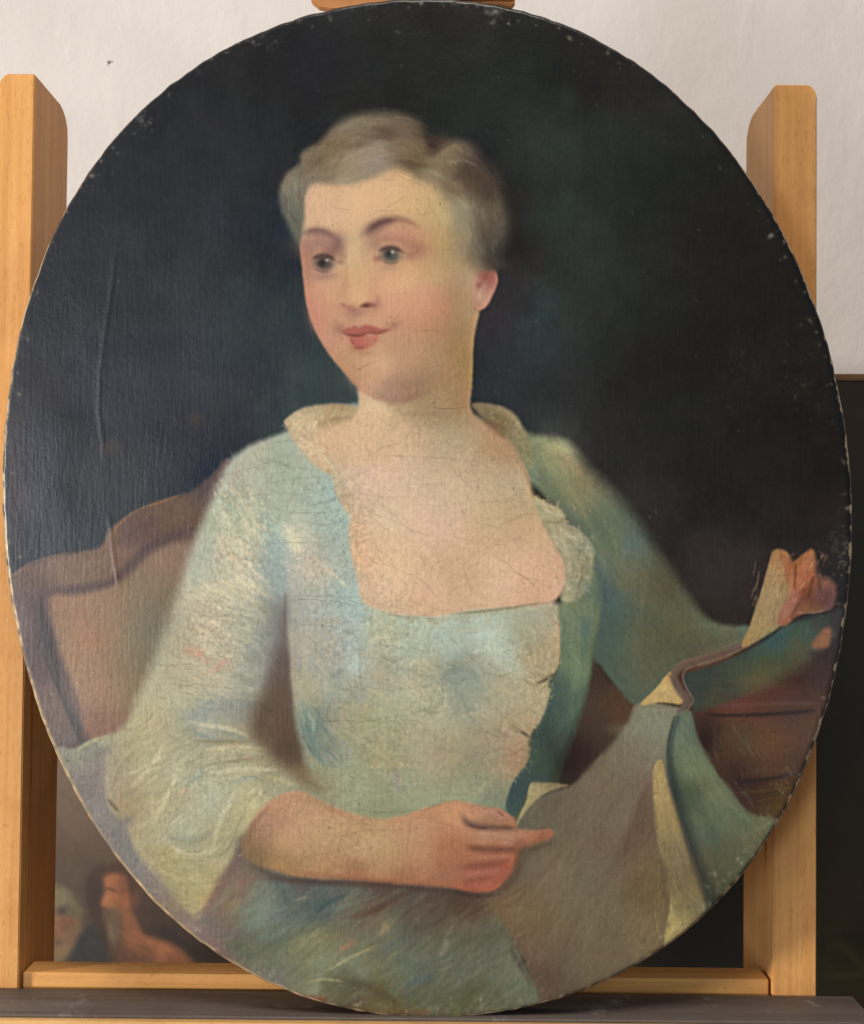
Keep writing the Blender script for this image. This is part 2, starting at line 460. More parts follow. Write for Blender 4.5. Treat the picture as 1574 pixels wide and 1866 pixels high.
# colours noted along rows of the portrait: {row: [(x, r, g, b), ...]}; used to key the whole picture
NOTES = {
    870: [(395, 60, 60, 62), (402, 148, 142, 112), (430, 160, 155, 125), (441, 180, 163, 140), (470, 170, 168, 140), (490, 158, 155, 130), (503, 150, 158, 132), (530, 155, 158, 130), (560, 168, 165, 138), (600, 165, 162, 135), (622, 185, 165, 130), (642, 205, 170, 138)],
    1010: [(330, 128, 104, 84), (365, 165, 165, 140), (395, 182, 170, 140), (430, 190, 175, 142), (460, 185, 172, 140), (476, 168, 165, 138), (490, 150, 155, 138), (505, 154, 163, 150), (515, 150, 160, 148), (526, 180, 175, 150), (537, 197, 187, 156), (560, 182, 172, 148), (590, 175, 165, 140), (610, 165, 165, 145), (628, 160, 165, 142)],
    1150: [(330, 160, 150, 120), (370, 185, 166, 132), (390, 190, 169, 138), (430, 175, 165, 135), (450, 165, 160, 132), (470, 150, 148, 125), (490, 125, 125, 115), (505, 108, 99, 98), (526, 160, 150, 130), (560, 165, 155, 135), (600, 165, 158, 135), (640, 165, 170, 152)],
    1312: [(260, 175, 158, 118), (300, 172, 155, 115), (330, 146, 146, 122), (360, 155, 148, 125), (400, 155, 150, 125), (440, 140, 132, 110), (468, 94, 77, 62), (500, 98, 80, 62), (520, 86, 67, 54), (546, 140, 145, 118), (575, 112, 122, 110), (620, 160, 148, 118), (650, 155, 148, 112)],
    1470: [(235, 150, 130, 96), (280, 175, 158, 118), (300, 175, 160, 118), (350, 170, 158, 122), (380, 172, 168, 140), (420, 172, 160, 125), (450, 178, 162, 115)],
    1212: [(656, 165, 170, 150), (672, 175, 165, 140), (700, 155, 145, 115), (725, 165, 165, 140), (760, 172, 162, 128), (800, 155, 150, 122), (830, 135, 135, 115), (860, 150, 150, 128), (882, 170, 160, 130), (920, 165, 168, 145), (950, 175, 160, 122), (1000, 175, 155, 118), (1031, 100, 112, 86), (1058, 112, 128, 98)],
    1382: [(640, 145, 142, 115), (680, 160, 148, 110), (720, 152, 142, 105), (780, 165, 150, 118), (820, 160, 140, 105), (850, 152, 138, 105), (870, 140, 135, 108), (900, 155, 138, 108), (940, 170, 133, 100), (970, 80, 92, 74), (985, 68, 80, 65), (1012, 52, 58, 50)],
    887: [(960, 175, 150, 112), (988, 108, 112, 85), (1000, 105, 110, 85), (1040, 125, 125, 92), (1060, 125, 115, 82), (1080, 112, 106, 82), (1140, 48, 46, 42)],
    1047: [(1066, 140, 130, 98), (1092, 92, 106, 88), (1100, 85, 96, 86), (1110, 92, 100, 90), (1130, 98, 98, 75), (1160, 105, 102, 78), (1175, 98, 98, 75), (1190, 86, 88, 68), (1206, 80, 72, 56), (1270, 50, 45, 41), (1300, 55, 50, 44), (1350, 52, 46, 42)],
    1180: [(1062, 100, 116, 88), (1086, 72, 82, 70), (1100, 75, 88, 75), (1115, 75, 92, 80), (1135, 85, 98, 80), (1155, 95, 92, 68), (1200, 88, 86, 65), (1240, 82, 84, 68), (1270, 90, 82, 62), (1300, 88, 85, 65)],
    1432: [(1070, 112, 98, 80), (1110, 112, 98, 76), (1140, 108, 100, 82), (1170, 112, 92, 75), (1203, 168, 142, 92), (1230, 56, 62, 52), (1260, 92, 100, 75), (1280, 92, 96, 70), (1308, 106, 110, 86), (1360, 60, 46, 41), (1400, 70, 52, 38)],
    1575: [(970, 105, 92, 75), (1010, 118, 102, 80), (1060, 108, 98, 78), (1090, 112, 98, 80), (1115, 102, 85, 68), (1150, 112, 95, 75), (1190, 108, 90, 65), (1222, 118, 105, 75), (1250, 115, 102, 75), (1275, 70, 67, 55), (1305, 82, 82, 62), (1340, 88, 88, 65)],
    1657: [(425, 122, 108, 85), (470, 114, 122, 106), (500, 112, 118, 102), (530, 92, 98, 86), (570, 82, 90, 84), (590, 70, 85, 86), (630, 110, 110, 90), (660, 100, 84, 70), (700, 98, 80, 66), (720, 90, 88, 72), (760, 92, 82, 70), (800, 88, 75, 62), (850, 85, 68, 56), (905, 112, 92, 68), (945, 115, 95, 70)],
    1775: [(550, 112, 112, 88), (600, 114, 114, 88), (650, 106, 106, 84), (700, 106, 104, 80), (740, 98, 102, 84), (770, 92, 98, 84), (800, 100, 100, 80), (850, 98, 102, 84), (900, 98, 100, 82), (938, 105, 106, 86), (985, 90, 74, 60), (1050, 100, 88, 70)],
    960: [(630, 160, 166, 144)],
    1060: [(642, 166, 170, 150)],
    900: [(612, 164, 166, 142)],
    1547: [(475, 135, 106, 76), (510, 175, 131, 96), (600, 180, 138, 100), (700, 188, 145, 105), (750, 185, 135, 100), (800, 175, 116, 86), (830, 168, 106, 79), (1020, 105, 92, 70)],
    1230: [(350, 176, 162, 126), (430, 160, 152, 126), (1285, 58, 66, 58), (1310, 64, 68, 57), (1340, 78, 79, 58), (1380, 82, 80, 59), (1450, 68, 53, 44), (1490, 66, 54, 50)],
    505: [(884, 140, 86, 72)],
    522: [(896, 152, 104, 84), (868, 168, 124, 98)],
    545: [(876, 178, 136, 108)],
    372: [(565, 195, 156, 118), (600, 200, 160, 119), (680, 205, 161, 119), (730, 200, 160, 113), (780, 185, 150, 103), (820, 152, 132, 96), (850, 128, 116, 86), (875, 90, 79, 59), (905, 84, 73, 55)],
    447: [(650, 192, 158, 116), (800, 170, 136, 92), (840, 140, 118, 83), (870, 98, 90, 67), (900, 72, 65, 52)],
    537: [(570, 186, 132, 102), (600, 195, 145, 108), (640, 196, 150, 107), (720, 202, 150, 111), (760, 195, 145, 106), (800, 185, 133, 99), (835, 155, 119, 86)],
    652: [(640, 182, 136, 98), (680, 188, 145, 106), (720, 178, 136, 102), (760, 172, 132, 98), (800, 162, 125, 90), (838, 148, 117, 78)],
    282: [(565, 108, 96, 72), (600, 112, 93, 66), (630, 125, 105, 76), (660, 135, 118, 92), (690, 138, 122, 98), (720, 115, 96, 71), (760, 98, 82, 56), (800, 108, 91, 65), (830, 102, 88, 62), (862, 74, 62, 50)],
    225: [(640, 112, 100, 76), (690, 110, 96, 72), (740, 96, 82, 62)],
    350: [(525, 112, 104, 82), (535, 114, 106, 84)],
    400: [(530, 92, 90, 72)],
    802: [(560, 192, 162, 124), (600, 203, 164, 123), (640, 205, 168, 126), (700, 200, 165, 125), (780, 185, 155, 118), (830, 165, 145, 108), (860, 172, 143, 108), (900, 170, 132, 95), (970, 112, 113, 86), (1010, 128, 122, 92)],
    952: [(650, 200, 166, 130), (700, 210, 178, 140), (800, 208, 172, 138), (900, 195, 162, 123), (960, 190, 156, 114), (1055, 86, 92, 78), (1080, 100, 112, 86), (1110, 96, 104, 82)],
    1072: [(680, 210, 175, 138), (800, 205, 166, 129), (850, 196, 160, 122), (900, 210, 172, 135), (1000, 205, 161, 126), (1088, 80, 95, 82)],
    730: [(690, 190, 155, 118), (760, 150, 122, 92), (830, 150, 120, 86)],
    717: [(250, 50, 51, 53), (350, 50, 52, 54), (450, 51, 54, 55), (520, 51, 59, 59), (580, 52, 62, 62), (620, 55, 62, 60), (60, 50, 48, 47), (150, 50, 50, 52)],
    515: [(120, 46, 46, 47), (240, 46, 47, 48), (300, 48, 49, 48), (400, 46, 49, 49), (500, 44, 49, 49), (535, 44, 49, 51)],
    577: [(915, 52, 48, 48), (940, 50, 50, 48), (960, 48, 54, 52), (980, 48, 58, 54), (1020, 46, 52, 46), (1080, 44, 46, 40), (1150, 40, 42, 35), (1250, 36, 36, 32), (1400, 35, 34, 30)],
    122: [(440, 38, 38, 36), (500, 36, 36, 35), (600, 36, 36, 36), (700, 34, 36, 33), (800, 36, 37, 31), (1000, 34, 36, 29), (1100, 36, 34, 29), (1140, 38, 35, 30)],
    300: [(300, 42, 43, 42), (450, 42, 43, 42), (1000, 44, 49, 42), (1150, 38, 40, 33), (1280, 36, 37, 32)],
    850: [(1300, 38, 36, 32), (1450, 37, 34, 30), (300, 50, 51, 52), (120, 52, 51, 52)],
    1162: [(40, 96, 80, 73), (55, 95, 76, 66), (75, 76, 66, 66), (112, 135, 108, 82), (150, 148, 112, 84), (200, 140, 110, 84), (250, 118, 105, 82), (278, 108, 100, 78), (318, 164, 150, 118)],
    1290: [(80, 108, 90, 82), (100, 112, 93, 80), (160, 135, 106, 86), (200, 145, 110, 88), (225, 126, 105, 80), (270, 170, 156, 118), (330, 172, 160, 125)],
    1351: [(1245, 108, 122, 94), (1278, 58, 52, 43), (1330, 80, 61, 46), (1370, 86, 68, 49), (1410, 97, 68, 51), (1450, 88, 65, 52), (1480, 84, 67, 59)],
    1054: [(1405, 162, 130, 88), (1450, 158, 96, 63), (1472, 152, 92, 62), (1510, 72, 57, 50)],
    1450: [(180, 122, 112, 106)],
    1500: [(195, 124, 116, 108), (330, 172, 163, 128), (400, 172, 160, 120)],
    1600: [(880, 150, 92, 74), (820, 160, 105, 82), (330, 165, 150, 105), (255, 124, 116, 110)],
    1700: [(365, 122, 104, 94), (470, 102, 106, 90), (560, 112, 112, 88), (840, 98, 92, 74), (900, 94, 90, 74), (1100, 104, 92, 72), (1180, 112, 96, 70)],
    1820: [(700, 88, 80, 58), (800, 90, 90, 68), (900, 92, 92, 70)],
    940: [(250, 96, 74, 62), (320, 98, 76, 60)],
    1035: [(60, 100, 80, 68), (130, 110, 86, 68), (180, 110, 86, 68)],
    1490: [(900, 168, 118, 94), (850, 172, 122, 95), (520, 180, 132, 104)],
    1468: [(545, 186, 138, 106)],
    1522: [(985, 158, 102, 78), (760, 184, 134, 104)],
    1100: [(1440, 156, 104, 80), (1472, 116, 76, 58), (1502, 102, 70, 60), (1395, 160, 132, 92)],
    1166: [(1500, 138, 96, 72), (1400, 60, 74, 64)],
    1340: [(1250, 98, 108, 90), (1215, 112, 112, 94)],
    1480: [(1300, 98, 104, 80), (1345, 98, 104, 80)],
    1520: [(1290, 84, 92, 74), (1430, 78, 60, 48)],
    1288: [(1010, 66, 84, 76), (1042, 84, 98, 80)],
    1152: [(1045, 112, 120, 94), (1066, 88, 104, 92)],
    1442: [(950, 56, 76, 72)],
    930: [(1040, 112, 114, 90), (1080, 112, 112, 88)],
    1112: [(1110, 72, 92, 82), (1180, 90, 92, 72)],
    1140: [(1300, 92, 96, 76)],
    1272: [(1350, 80, 64, 54)],
    1400: [(1400, 84, 62, 50)],
    1200: [(1520, 62, 53, 52)],
    1132: [(700, 172, 170, 138), (820, 168, 170, 142), (900, 172, 174, 148)],
    1174: [(900, 176, 178, 152), (760, 172, 170, 140)],
    1262: [(600, 158, 154, 130), (760, 172, 162, 128), (850, 148, 148, 124), (960, 172, 156, 120)],
    1420: [(650, 150, 148, 114), (740, 152, 148, 116), (850, 146, 140, 108)],
    1080: [(560, 168, 164, 142), (640, 162, 170, 150), (430, 186, 174, 140)],
    920: [(590, 162, 168, 144), (470, 172, 168, 136), (420, 162, 162, 132)],
    1580: [(590, 172, 126, 92), (700, 178, 130, 96)],
}


def glaze(C):
    h = 3
    A = gauss(C.a, 2.)[::h, ::h]
    X = C.X[::h, ::h]; Y = C.Y[::h, ::h]
    num = np.zeros(A.shape, np.float32); den = np.full(A.shape[:2], 1e-9, np.float32)
    for y, row in NOTES.items():
        j = int((y - C.y0) * C.k) // h
        for x, r, g, b in row:
            i = int((x - C.x0) * C.k) // h
            c = A[max(0, j - 1):j + 2, max(0, i - 1):i + 2].reshape(-1, 3).mean(0)
            if r > 1.15 * g and r > 150:
                k3 = (1., 1.03, 1.09) if y < 1440 else (.97, 1.03, 1.03)                    # flesh
            elif r < 66:
                k3 = (1., 1., 1.06)                      # ground
            elif y < 480:
                k3 = (1.03, 1.05, 1.15)                    # hair
            else:
                k3 = (1.01, 1.045, 1.10) if r > 125 and r < 1.15 * g else (1.02, 1.03, 1.05)
            ratio = np.clip(np.array([r * k3[0], g * k3[1], b * k3[2]], np.float32) / np.maximum(c, 1), .72, 1.28)
            q = (((A - c) / (20 + .20 * c.mean())) ** 2).sum(2)
            w = np.exp(-.5 * np.minimum(q, 40)) / (((X - x) ** 2 + (1.3 * (Y - y)) ** 2 + 900.) / 1e4) ** 1.6
            w = w + 2e-5 / (((X - x) ** 2 + (Y - y) ** 2 + 900.) / 1e4)
            num += w[..., None] * ratio; den += w
    F = num / den[..., None]
    F = gauss(F, 2.4)
    H, W = C.a.shape[:2]
    jy = np.minimum(np.arange(H) / h, F.shape[0] - 1.001); ix = np.minimum(np.arange(W) / h, F.shape[1] - 1.001)
    j = jy.astype(int); i = ix.astype(int); fy = (jy - j)[:, None, None].astype(np.float32); fx = (ix - i)[None, :, None].astype(np.float32)
    j2 = np.minimum(j + 1, F.shape[0] - 1); i2 = np.minimum(i + 1, F.shape[1] - 1)
    C.a *= (F[j][:, i] * (1 - fx) + F[j][:, i2] * fx) * (1 - fy) + (F[j2][:, i] * (1 - fx) + F[j2][:, i2] * fx) * fy


def yellow_varnish(C):
    """old varnish takes the edge off blues and pinks"""
    a = C.a; r, g, b = a[..., 0], a[..., 1], a[..., 2]
    m = np.clip((a.mean(2) - 50) / 20, 0, 1)
    lim = .93 * g + 2; ex = np.maximum(b - lim, 0)
    b2 = b - ex * .80
    b2 = b2 - np.maximum(b2 - .80 * r, 0) * np.clip((r / np.maximum(g, 1) - 1.02) * 6, 0, 1) * .6      # no violet in the warm greys
    ex = np.maximum(.86 * g - r, 0); r2 = r + ex * .6
    r2 = r2 - np.maximum(r2 - 1.70 * g, 0) * .75
    C.a = np.stack([r + (r2 - r) * m, g, b + (b2 - b) * m], 2).astype(np.float32)
# ---------------------------------------------------------------- dark old picture leaning on the wall
BACK_D = .34


def paint_backdrop():
    """a dark figure piece; drawn in photograph pixels, as much as shows between the easel posts"""
    C = Canvas(-140, 660, 1760, 1960, .60, 9)
    full = (slice(0, C.h), slice(0, C.w))
    C.a[:] = C.field([(150, 1420, 104, 84, 70), (130, 1500, 104, 82, 66), (230, 1540, 88, 66, 52), (110, 1560, 84, 66, 54), (300, 1650, 62, 46, 38), (160, 1600, 74, 60, 50),
                      (400, 1740, 44, 34, 28), (600, 1500, 36, 30, 26), (900, 1500, 30, 27, 24), (1290, 1700, 34, 30, 25), (1330, 1740, 36, 32, 26), (1530, 760, 36, 27, 22),
                      (1550, 1000, 28, 27, 22), (1540, 1300, 30, 28, 23), (1530, 1550, 34, 31, 24), (1520, 1680, 44, 38, 25), (1550, 1780, 46, 40, 24), (1650, 1200, 28, 27, 22), (600, 1000, 34, 30, 28)], full, 60, 1.9, 20)
    # left head, partly hidden by the post
    C.shape([(70, 1640, 12), (98, 1612, 9), (128, 1624, 9), (146, 1652, 9), (150, 1690, 9), (146, 1735, 9), (120, 1770, 9), (60, 1770, 9)],
            [(108, 1632, 116, 102, 78), (132, 1660, 96, 84, 64), (110, 1690, 122, 82, 62), (128, 1712, 112, 82, 62), (108, 1735, 116, 92, 66), (125, 1755, 92, 74, 56)], 9, s=10, warp=6)
    C.blob(113, 1660, 11, 8, (58, 48, 46), .85, -20); C.blob(128, 1678, 13, 6, (140, 66, 52), .6); C.blob(103, 1674, 10, 6, (132, 92, 74), .6); C.blob(112, 1704, 18, 7, (122, 88, 66), .5); C.blob(104, 1718, 12, 4, (80, 60, 48), .5)
    # dark cloak and the gloom round the man
    C.shape([(118, 1775, 7), (136, 1722, 7), (154, 1694, 7), (180, 1672, 7), (196, 1690, 7), (198, 1730, 7), (200, 1775, 7)], [(160, 1730, 46, 46, 46), (180, 1700, 54, 52, 50), (190, 1740, 52, 46, 42)], 7)
    C.shape([(160, 1600, 9), (180, 1580, 9), (215, 1572, 9), (245, 1584, 9), (256, 1620, 9), (262, 1670, 10), (320, 1700, 12), (370, 1760, 10), (230, 1770, 8), (175, 1690, 9), (158, 1650, 9)], [(175, 1620, 60, 46, 40), (210, 1582, 72, 48, 38), (250, 1640, 76, 50, 40), (310, 1710, 46, 38, 34), (260, 1720, 64, 46, 38)], 9)
    # bearded man: brow, nose, cheek, ear, beard, neck and bare shoulder
    C.shape([(190, 1600, 6), (206, 1592, 6), (228, 1596, 6), (236, 1620, 7), (238, 1655, 8), (226, 1672, 7), (206, 1660, 6), (190, 1654, 5), (184, 1646, 4), (190, 1628, 5)],
            [(205, 1604, 152, 92, 62), (194, 1642, 158, 98, 66), (212, 1646, 128, 82, 56), (228, 1640, 132, 80, 54), (230, 1612, 112, 68, 48), (220, 1665, 118, 74, 52)], 5, s=9, warp=3)
    C.stroke([(187, 1622, 6), (198, 1620, 7), (214, 1626, 6)], 6, (74, 46, 36), .85); C.blob(222, 1625, 9, 5, (104, 62, 44), .6); C.blob(245, 1640, 8, 14, (110, 68, 48), .7)
    C.shape([(192, 1656, 5), (212, 1658, 5), (226, 1672, 6), (222, 1700, 7), (218, 1730, 8), (205, 1740, 8), (196, 1700, 7), (190, 1672, 6)], [(205, 1672, 96, 72, 56), (205, 1705, 104, 84, 66), (212, 1725, 86, 66, 52)], 6, s=10)
    C.stroke([(194, 1662, 4), (206, 1664, 4)], 4, (66, 44, 36), .75); C.stroke([(200, 1680, 8), (203, 1705, 9)], 8, (122, 98, 76), .5)
    C.shape([(226, 1664, 6), (246, 1672, 7), (262, 1700, 7), (300, 1716, 8), (338, 1738, 8), (352, 1775, 6), (215, 1775, 7), (218, 1720, 8)],
            [(235, 1685, 124, 78, 54), (255, 1712, 132, 82, 56), (295, 1730, 138, 84, 56), (325, 1752, 116, 70, 48), (260, 1752, 98, 62, 44), (230, 1745, 88, 58, 44)], 7, s=10, warp=5)
    C.stroke([(245, 1722, 5), (270, 1730, 6), (285, 1750, 5)], 6, (84, 54, 40), .6); C.stroke([(262, 1712, 7), (300, 1728, 9), (325, 1744, 7)], 8, (152, 94, 62), .5)
    # faint diagonal lights on the right
    C.stroke([(1500, 1690, 20), (1540, 1730, 24), (1600, 1790, 20)], 22, (60, 50, 28), .7); C.stroke([(1500, 1780, 12), (1600, 1776, 14)], 12, (66, 56, 34), .6)
    C.stroke([(1500, 1712, 20), (1560, 1708, 24), (1620, 1716, 20)], 22, (36, 33, 24), .6); C.blob(1535, 1600, 40, 60, (44, 38, 26), .6)
    C.dabs(420, (95, 1580, 380, 1760), 70, 20, 6, .28, .6, spread=60); C.dabs(160, (95, 1390, 260, 1590), 60, 40, 10, .14, .5, spread=60); C.dabs(120, (1490, 700, 1600, 1800), 60, 60, 14, .2, .5, spread=60)
    C.a = gauss(C.a, .9)
    C.a *= (1 + .12 * C.wob2[..., None] + .08 * C.fine[..., None])
    return C


def canvas_material(name, rough, spec, bump=1., weave=True):
    N = NT(name)
    at = N.n('ShaderNodeAttribute', attribute_name='paint')
    v = N.coords()
    N.l(at.outputs['Color'], N.p.inputs['Base Color'])
    n0 = N.n('ShaderNodeTexNoise', Scale=16., Detail=2.); N.l(v, n0.inputs['Vector'])
    r = N.n('ShaderNodeMapRange'); N.l(n0.outputs['Fac'], r.inputs['Value'])
    r.inputs['To Min'].default_value = rough - .08; r.inputs['To Max'].default_value = rough + .10
    N.l(r.outputs['Result'], N.p.inputs['Roughness'])
    N.p.inputs['Specular IOR Level'].default_value = spec
    if weave:
        ra = N.n('ShaderNodeAttribute', attribute_name='relief')
    n1 = N.n('ShaderNodeTexNoise', Scale=520., Detail=3., Roughness=.65); N.l(v, n1.inputs['Vector'])
    n2 = N.n('ShaderNodeTexNoise', Scale=90., Detail=4., Roughness=.6); N.l(v, n2.inputs['Vector'])
    n3 = N.n('ShaderNodeTexNoise', Scale=9., Detail=2.); N.l(v, n3.inputs['Vector'])
    b = N.bump(n3.outputs['Fac'], .5 * bump, .006)
    b = N.bump(n2.outputs['Fac'], .16 * bump, .0005, b)
    b = N.bump(n1.outputs['Fac'], .35 * bump, .0003, b)
    if weave:
        vs = N.coords((420, 420, 46)); n4 = N.n('ShaderNodeTexNoise', Scale=1., Detail=3.); N.l(vs, n4.inputs['Vector'])
        b = N.bump(n4.outputs['Fac'], .36 * bump, .0007, b)
        b = N.bump(ra.outputs['Fac'], .35 * bump, .00028, b)
    N.l(b, N.p.inputs['Normal'])
    return N.m


def set_paint(me, rgb):
    at = me.color_attributes.new('paint', 'FLOAT_COLOR', 'POINT')
    out = np.ones((len(rgb), 4), np.float32); out[:, :3] = rgb
    at.data.foreach_set('color', out.ravel())


def sheet(nx, ny, pos):
    """grid mesh out of an (ny, nx, 3) array of points"""
    me = bpy.data.meshes.new('canvas')
    j, i = np.mgrid[0:ny - 1, 0:nx - 1]
    a = (j * nx + i).ravel()
    quads = np.stack([a, a + nx, a + nx + 1, a + 1], 1).astype(np.int32)
    me.vertices.add(nx * ny); me.vertices.foreach_set('co', pos.reshape(-1).astype(np.float32))
    me.loops.add(quads.size); me.loops.foreach_set('vertex_index', quads.ravel())
    me.polygons.add(len(quads))
    me.polygons.foreach_set('loop_start', np.arange(0, quads.size, 4, dtype=np.int32))
    me.polygons.foreach_set('loop_total', np.full(len(quads), 4, np.int32))
    me.update(); me.validate()
    return me


kb = (D + BACK_D) / D * S
bx0, bx1 = -130, 1750
bz1 = Z0 + (933 - 692) * kb
lean_b = math.asin((WALL_D - BACK_D - .05) / bz1) * .8
back = empty('leaning_picture', (0, BACK_D - .0, 0))
tag(back, 'dark old figure painting with a bearded man, leaning behind the easel', 'painting')
CB = paint_backdrop()
nx, ny = 640, 430
pxs = np.linspace(bx0, bx1, nx)[None, :].repeat(ny, 0); pys = np.linspace(692, 1960, ny)[:, None].repeat(nx, 1)
pos = np.stack([(pxs - 787) * kb, np.zeros_like(pxs), Z0 + (933 - pys) * kb], 2)
me = sheet(nx, ny, pos)
set_paint(me, lin(CB.sample(pxs.ravel(), pys.ravel())) * BACK_GAIN)
o = link('canvas', me, canvas_material('old_dark_paint', .5, .3, .5, False), back, True)
x0, x1, zb = (bx0 - 787) * kb, (bx1 - 787) * kb, Z0 + (933 - 1960) * kb
M_OLD = wood('old_frame_wood', (.10, .055, .03), (.17, .10, .06), 0, .6)
boxes('edge_strip', [(x0 - .002, x1 + .002, -.001, .022, bz1 - .001, bz1 + .006)], M_OLD, back, .001)
boxes('edge_strip', [(x0 - .008, x0 - .001, -.001, .022, zb, bz1 - .002)], M_OLD, back, .001)
boxes('edge_strip', [(x1 + .001, x1 + .008, -.001, .022, zb, bz1 - .002)], M_OLD, back, .001)
boxes('stretcher', [(x0, x1, .003, .020, 0.012, bz1 - .003)], M_OLD, back, .0)
boxes('edge_strip', [(x0 - .008, x1 + .008, -.001, .022, 0.0, 0.010)], M_OLD, back, .001)
boxes('lower_canvas', [(x0, x1, .0005, .0025, .0105, zb - .0005)], M_OLD, back, .0)
# ---------------------------------------------------------------- the easel
easel = empty('easel', (0, 0, Z0), (-LEAN, ROLL, 0))
tag(easel, 'beech studio easel with two upright posts, holding the oval portrait', 'easel')
M_BV = wood('beech_upright', (.585, .288, .095), (.69, .368, .135), 2)
M_BH = wood('beech_rail', (.57, .285, .09), (.67, .35, .12), 0)
M_LIP = wood('beech_lip', (.55, .33, .13), (.66, .42, .18), 0, dirt=((.10, .07, .04), 60., .66))
M_DARK = wood('paint_stained_wood', (.085, .068, .060), (.135, .112, .100), 0, .55, .3, dirt=((.21, .19, .175), 26., .60))
PF = .046                                           # front faces of the posts behind the portrait plane
DEP = .085
FLOOR = -Z0 / math.cos(LEAN) + .0


def R(px, py, d):
    return ray_local(px, py, d, ROLL)


def upright(xi, xo, ztop, zgroove, side):
    """xi inner edge, xo outer edge; side -1 left, +1 right"""
    x0, x1 = min(xi, xo), max(xi, xo)
    # rounded top: box with a generous bevel, lower half cut by a sliding groove on the inner side
    bm = bmesh.new()
    rr = .0075
    sx = 1 if xo > xi else -1
    arc = [(xo - sx * rr * (1 - math.sin(t)), ztop - rr * 1.5 * (1 - math.cos(t))) for t in [math.pi / 2 * k / 6 for k in range(7)]]
    outl = [(xi, zgroove), (xi, ztop - .0012), (xi + sx * .0012, ztop)] + arc + [(xo, zgroove)]
    stations = [(0, -.0010, .0012), (.0012, 0, 0), (DEP - .024, 0, 0), (DEP - .016, -.002, 0), (DEP - .009, -.0062, 0), (DEP - .004, -.0125, 0), (DEP, -.0215, .0008)]
    rings = []
    for dy, dz, ins in stations:
        ring = []
        for x, z in outl:
            zz = z + dz if z > zgroove + 1e-6 else z
            ring.append(bm.verts.new((x + (ins * sx if abs(x - xi) < 1e-6 else (-ins * sx if abs(x - xo) < 1e-6 else 0)), PF + dy, zz)))
        rings.append(ring)
    for ra, rb in zip(rings, rings[1:]):
        for k in range(len(ra)):
            k2 = (k + 1) % len(ra)
            bm.faces.new((ra[k], ra[k2], rb[k2], rb[k]))
    bm.faces.new(rings[0]); bm.faces.new(rings[-1])
    bmesh.ops.recalc_face_normals(bm, faces=bm.faces)
    g0, g1, gd = PF + .0185, PF + .0215, .010
    inner = (x0 + gd, x1) if side > 0 else (x0, x1 - gd)
    for bx in ((x0, x1, PF, g0, FLOOR, zgroove), (x0, x1, g1, PF + DEP, FLOOR, zgroove), (inner[0], inner[1], g0, g1, FLOOR, zgroove)):
        r = bmesh.ops.create_cube(bm, size=1)
        vs = r['verts']
        for v in vs:
            v.co = Vector(((bx[0] + bx[1]) / 2 + v.co.x * (bx[1] - bx[0]), (bx[2] + bx[3]) / 2 + v.co.y * (bx[3] - bx[2]), (bx[4] + bx[5]) / 2 + v.co.z * (bx[5] - bx[4])))
        es = {e for v in vs for e in v.link_edges if abs(e.verts[0].co.z - e.verts[1].co.z) > .05}
        bmesh.ops.bevel(bm, geom=list(es), offset=.0009, segments=2, affect='EDGES')
    me = bpy.data.meshes.new('post'); bm.to_mesh(me); bm.free()
    return link('post', me, M_BV, easel)


zt_l = R(40, 133, PF)[1]; zt_r = R(1450, 153, PF)[1]
zg = R(60, 1200, PF)[1]
xl = .5 * (R(67, 160, PF)[0] + R(31, 1750, PF)[0]); xr = .5 * (R(1409, 180, PF)[0] + R(1411, 1780, PF)[0])
xlo = R(3, 160, PF)[0]; xro = .5 * (R(1487, 200, PF)[0] + R(1489, 1780, PF)[0])
upright(xl, xl - (xro - xr) * .85, zt_l, zg, -1)
upright(xr, xro, zt_r, zg, 1)
# lower cross rail between the posts
zr1 = .5 * (R(200, 1776, PF + .004)[1] + R(1300, 1783, PF + .004)[1])
boxes('rail', [(xl + .002, xr - .002, PF + .004, PF + .029, zr1 - .05, zr1)], M_BH, easel, .0012, 2)
# painting ledge: dark stained tray with a pale front lip
zl = .5 * (R(400, 1848, 0)[1] + R(1200, 1855, 0)[1]) - .0003
xe = R(1552, 1811, PF)[0]
boxes('ledge', [(-xe - .03, xe, -.004, PF - .001, zl - .028, zl)], M_DARK, easel, .0012, 2)
boxes('ledge_lip', [(-xe - .03, xe + .0, -.012, -.0045, zl - .034, zl - .0015)], M_LIP, easel, .0016, 2)
# mast and the sliding head clamp at the top
boxes('mast', [(-.035, .035, PF + .030, PF + .062, zr1 - .049, zt_l + .25)], M_BV, easel, .002, 2)
M_CL = wood('beech_clamp', (.36, .16, .06), (.47, .23, .095), 0)
xa, xb = R(562, 0, .012)[0], R(938, 0, .012)[0]
za = R(600, 18, .012)[1]
pts = [(xb - .003, za + .002), (xb, za + .006), (xb, za + .10), (xa, za + .10), (xa, za + .012), (xa + .003, za + .005), (xa + .008, za + .0012), (xa + .016, za)]
prism('head_clamp', [(x, z) for x, z in pts], .010, .016, M_CL, easel, .0008)
boxes('clamp_slide', [(xa + .02, xb - .02, .0165, PF + .0295, za + .012, za + .06)], M_CL, easel, .001, 2)
boxes('clamp_lip', [(xa + .07, xb - .002, .0040, .0095, za + .0065, za + .03)], M_CL, easel, .0006, 2)
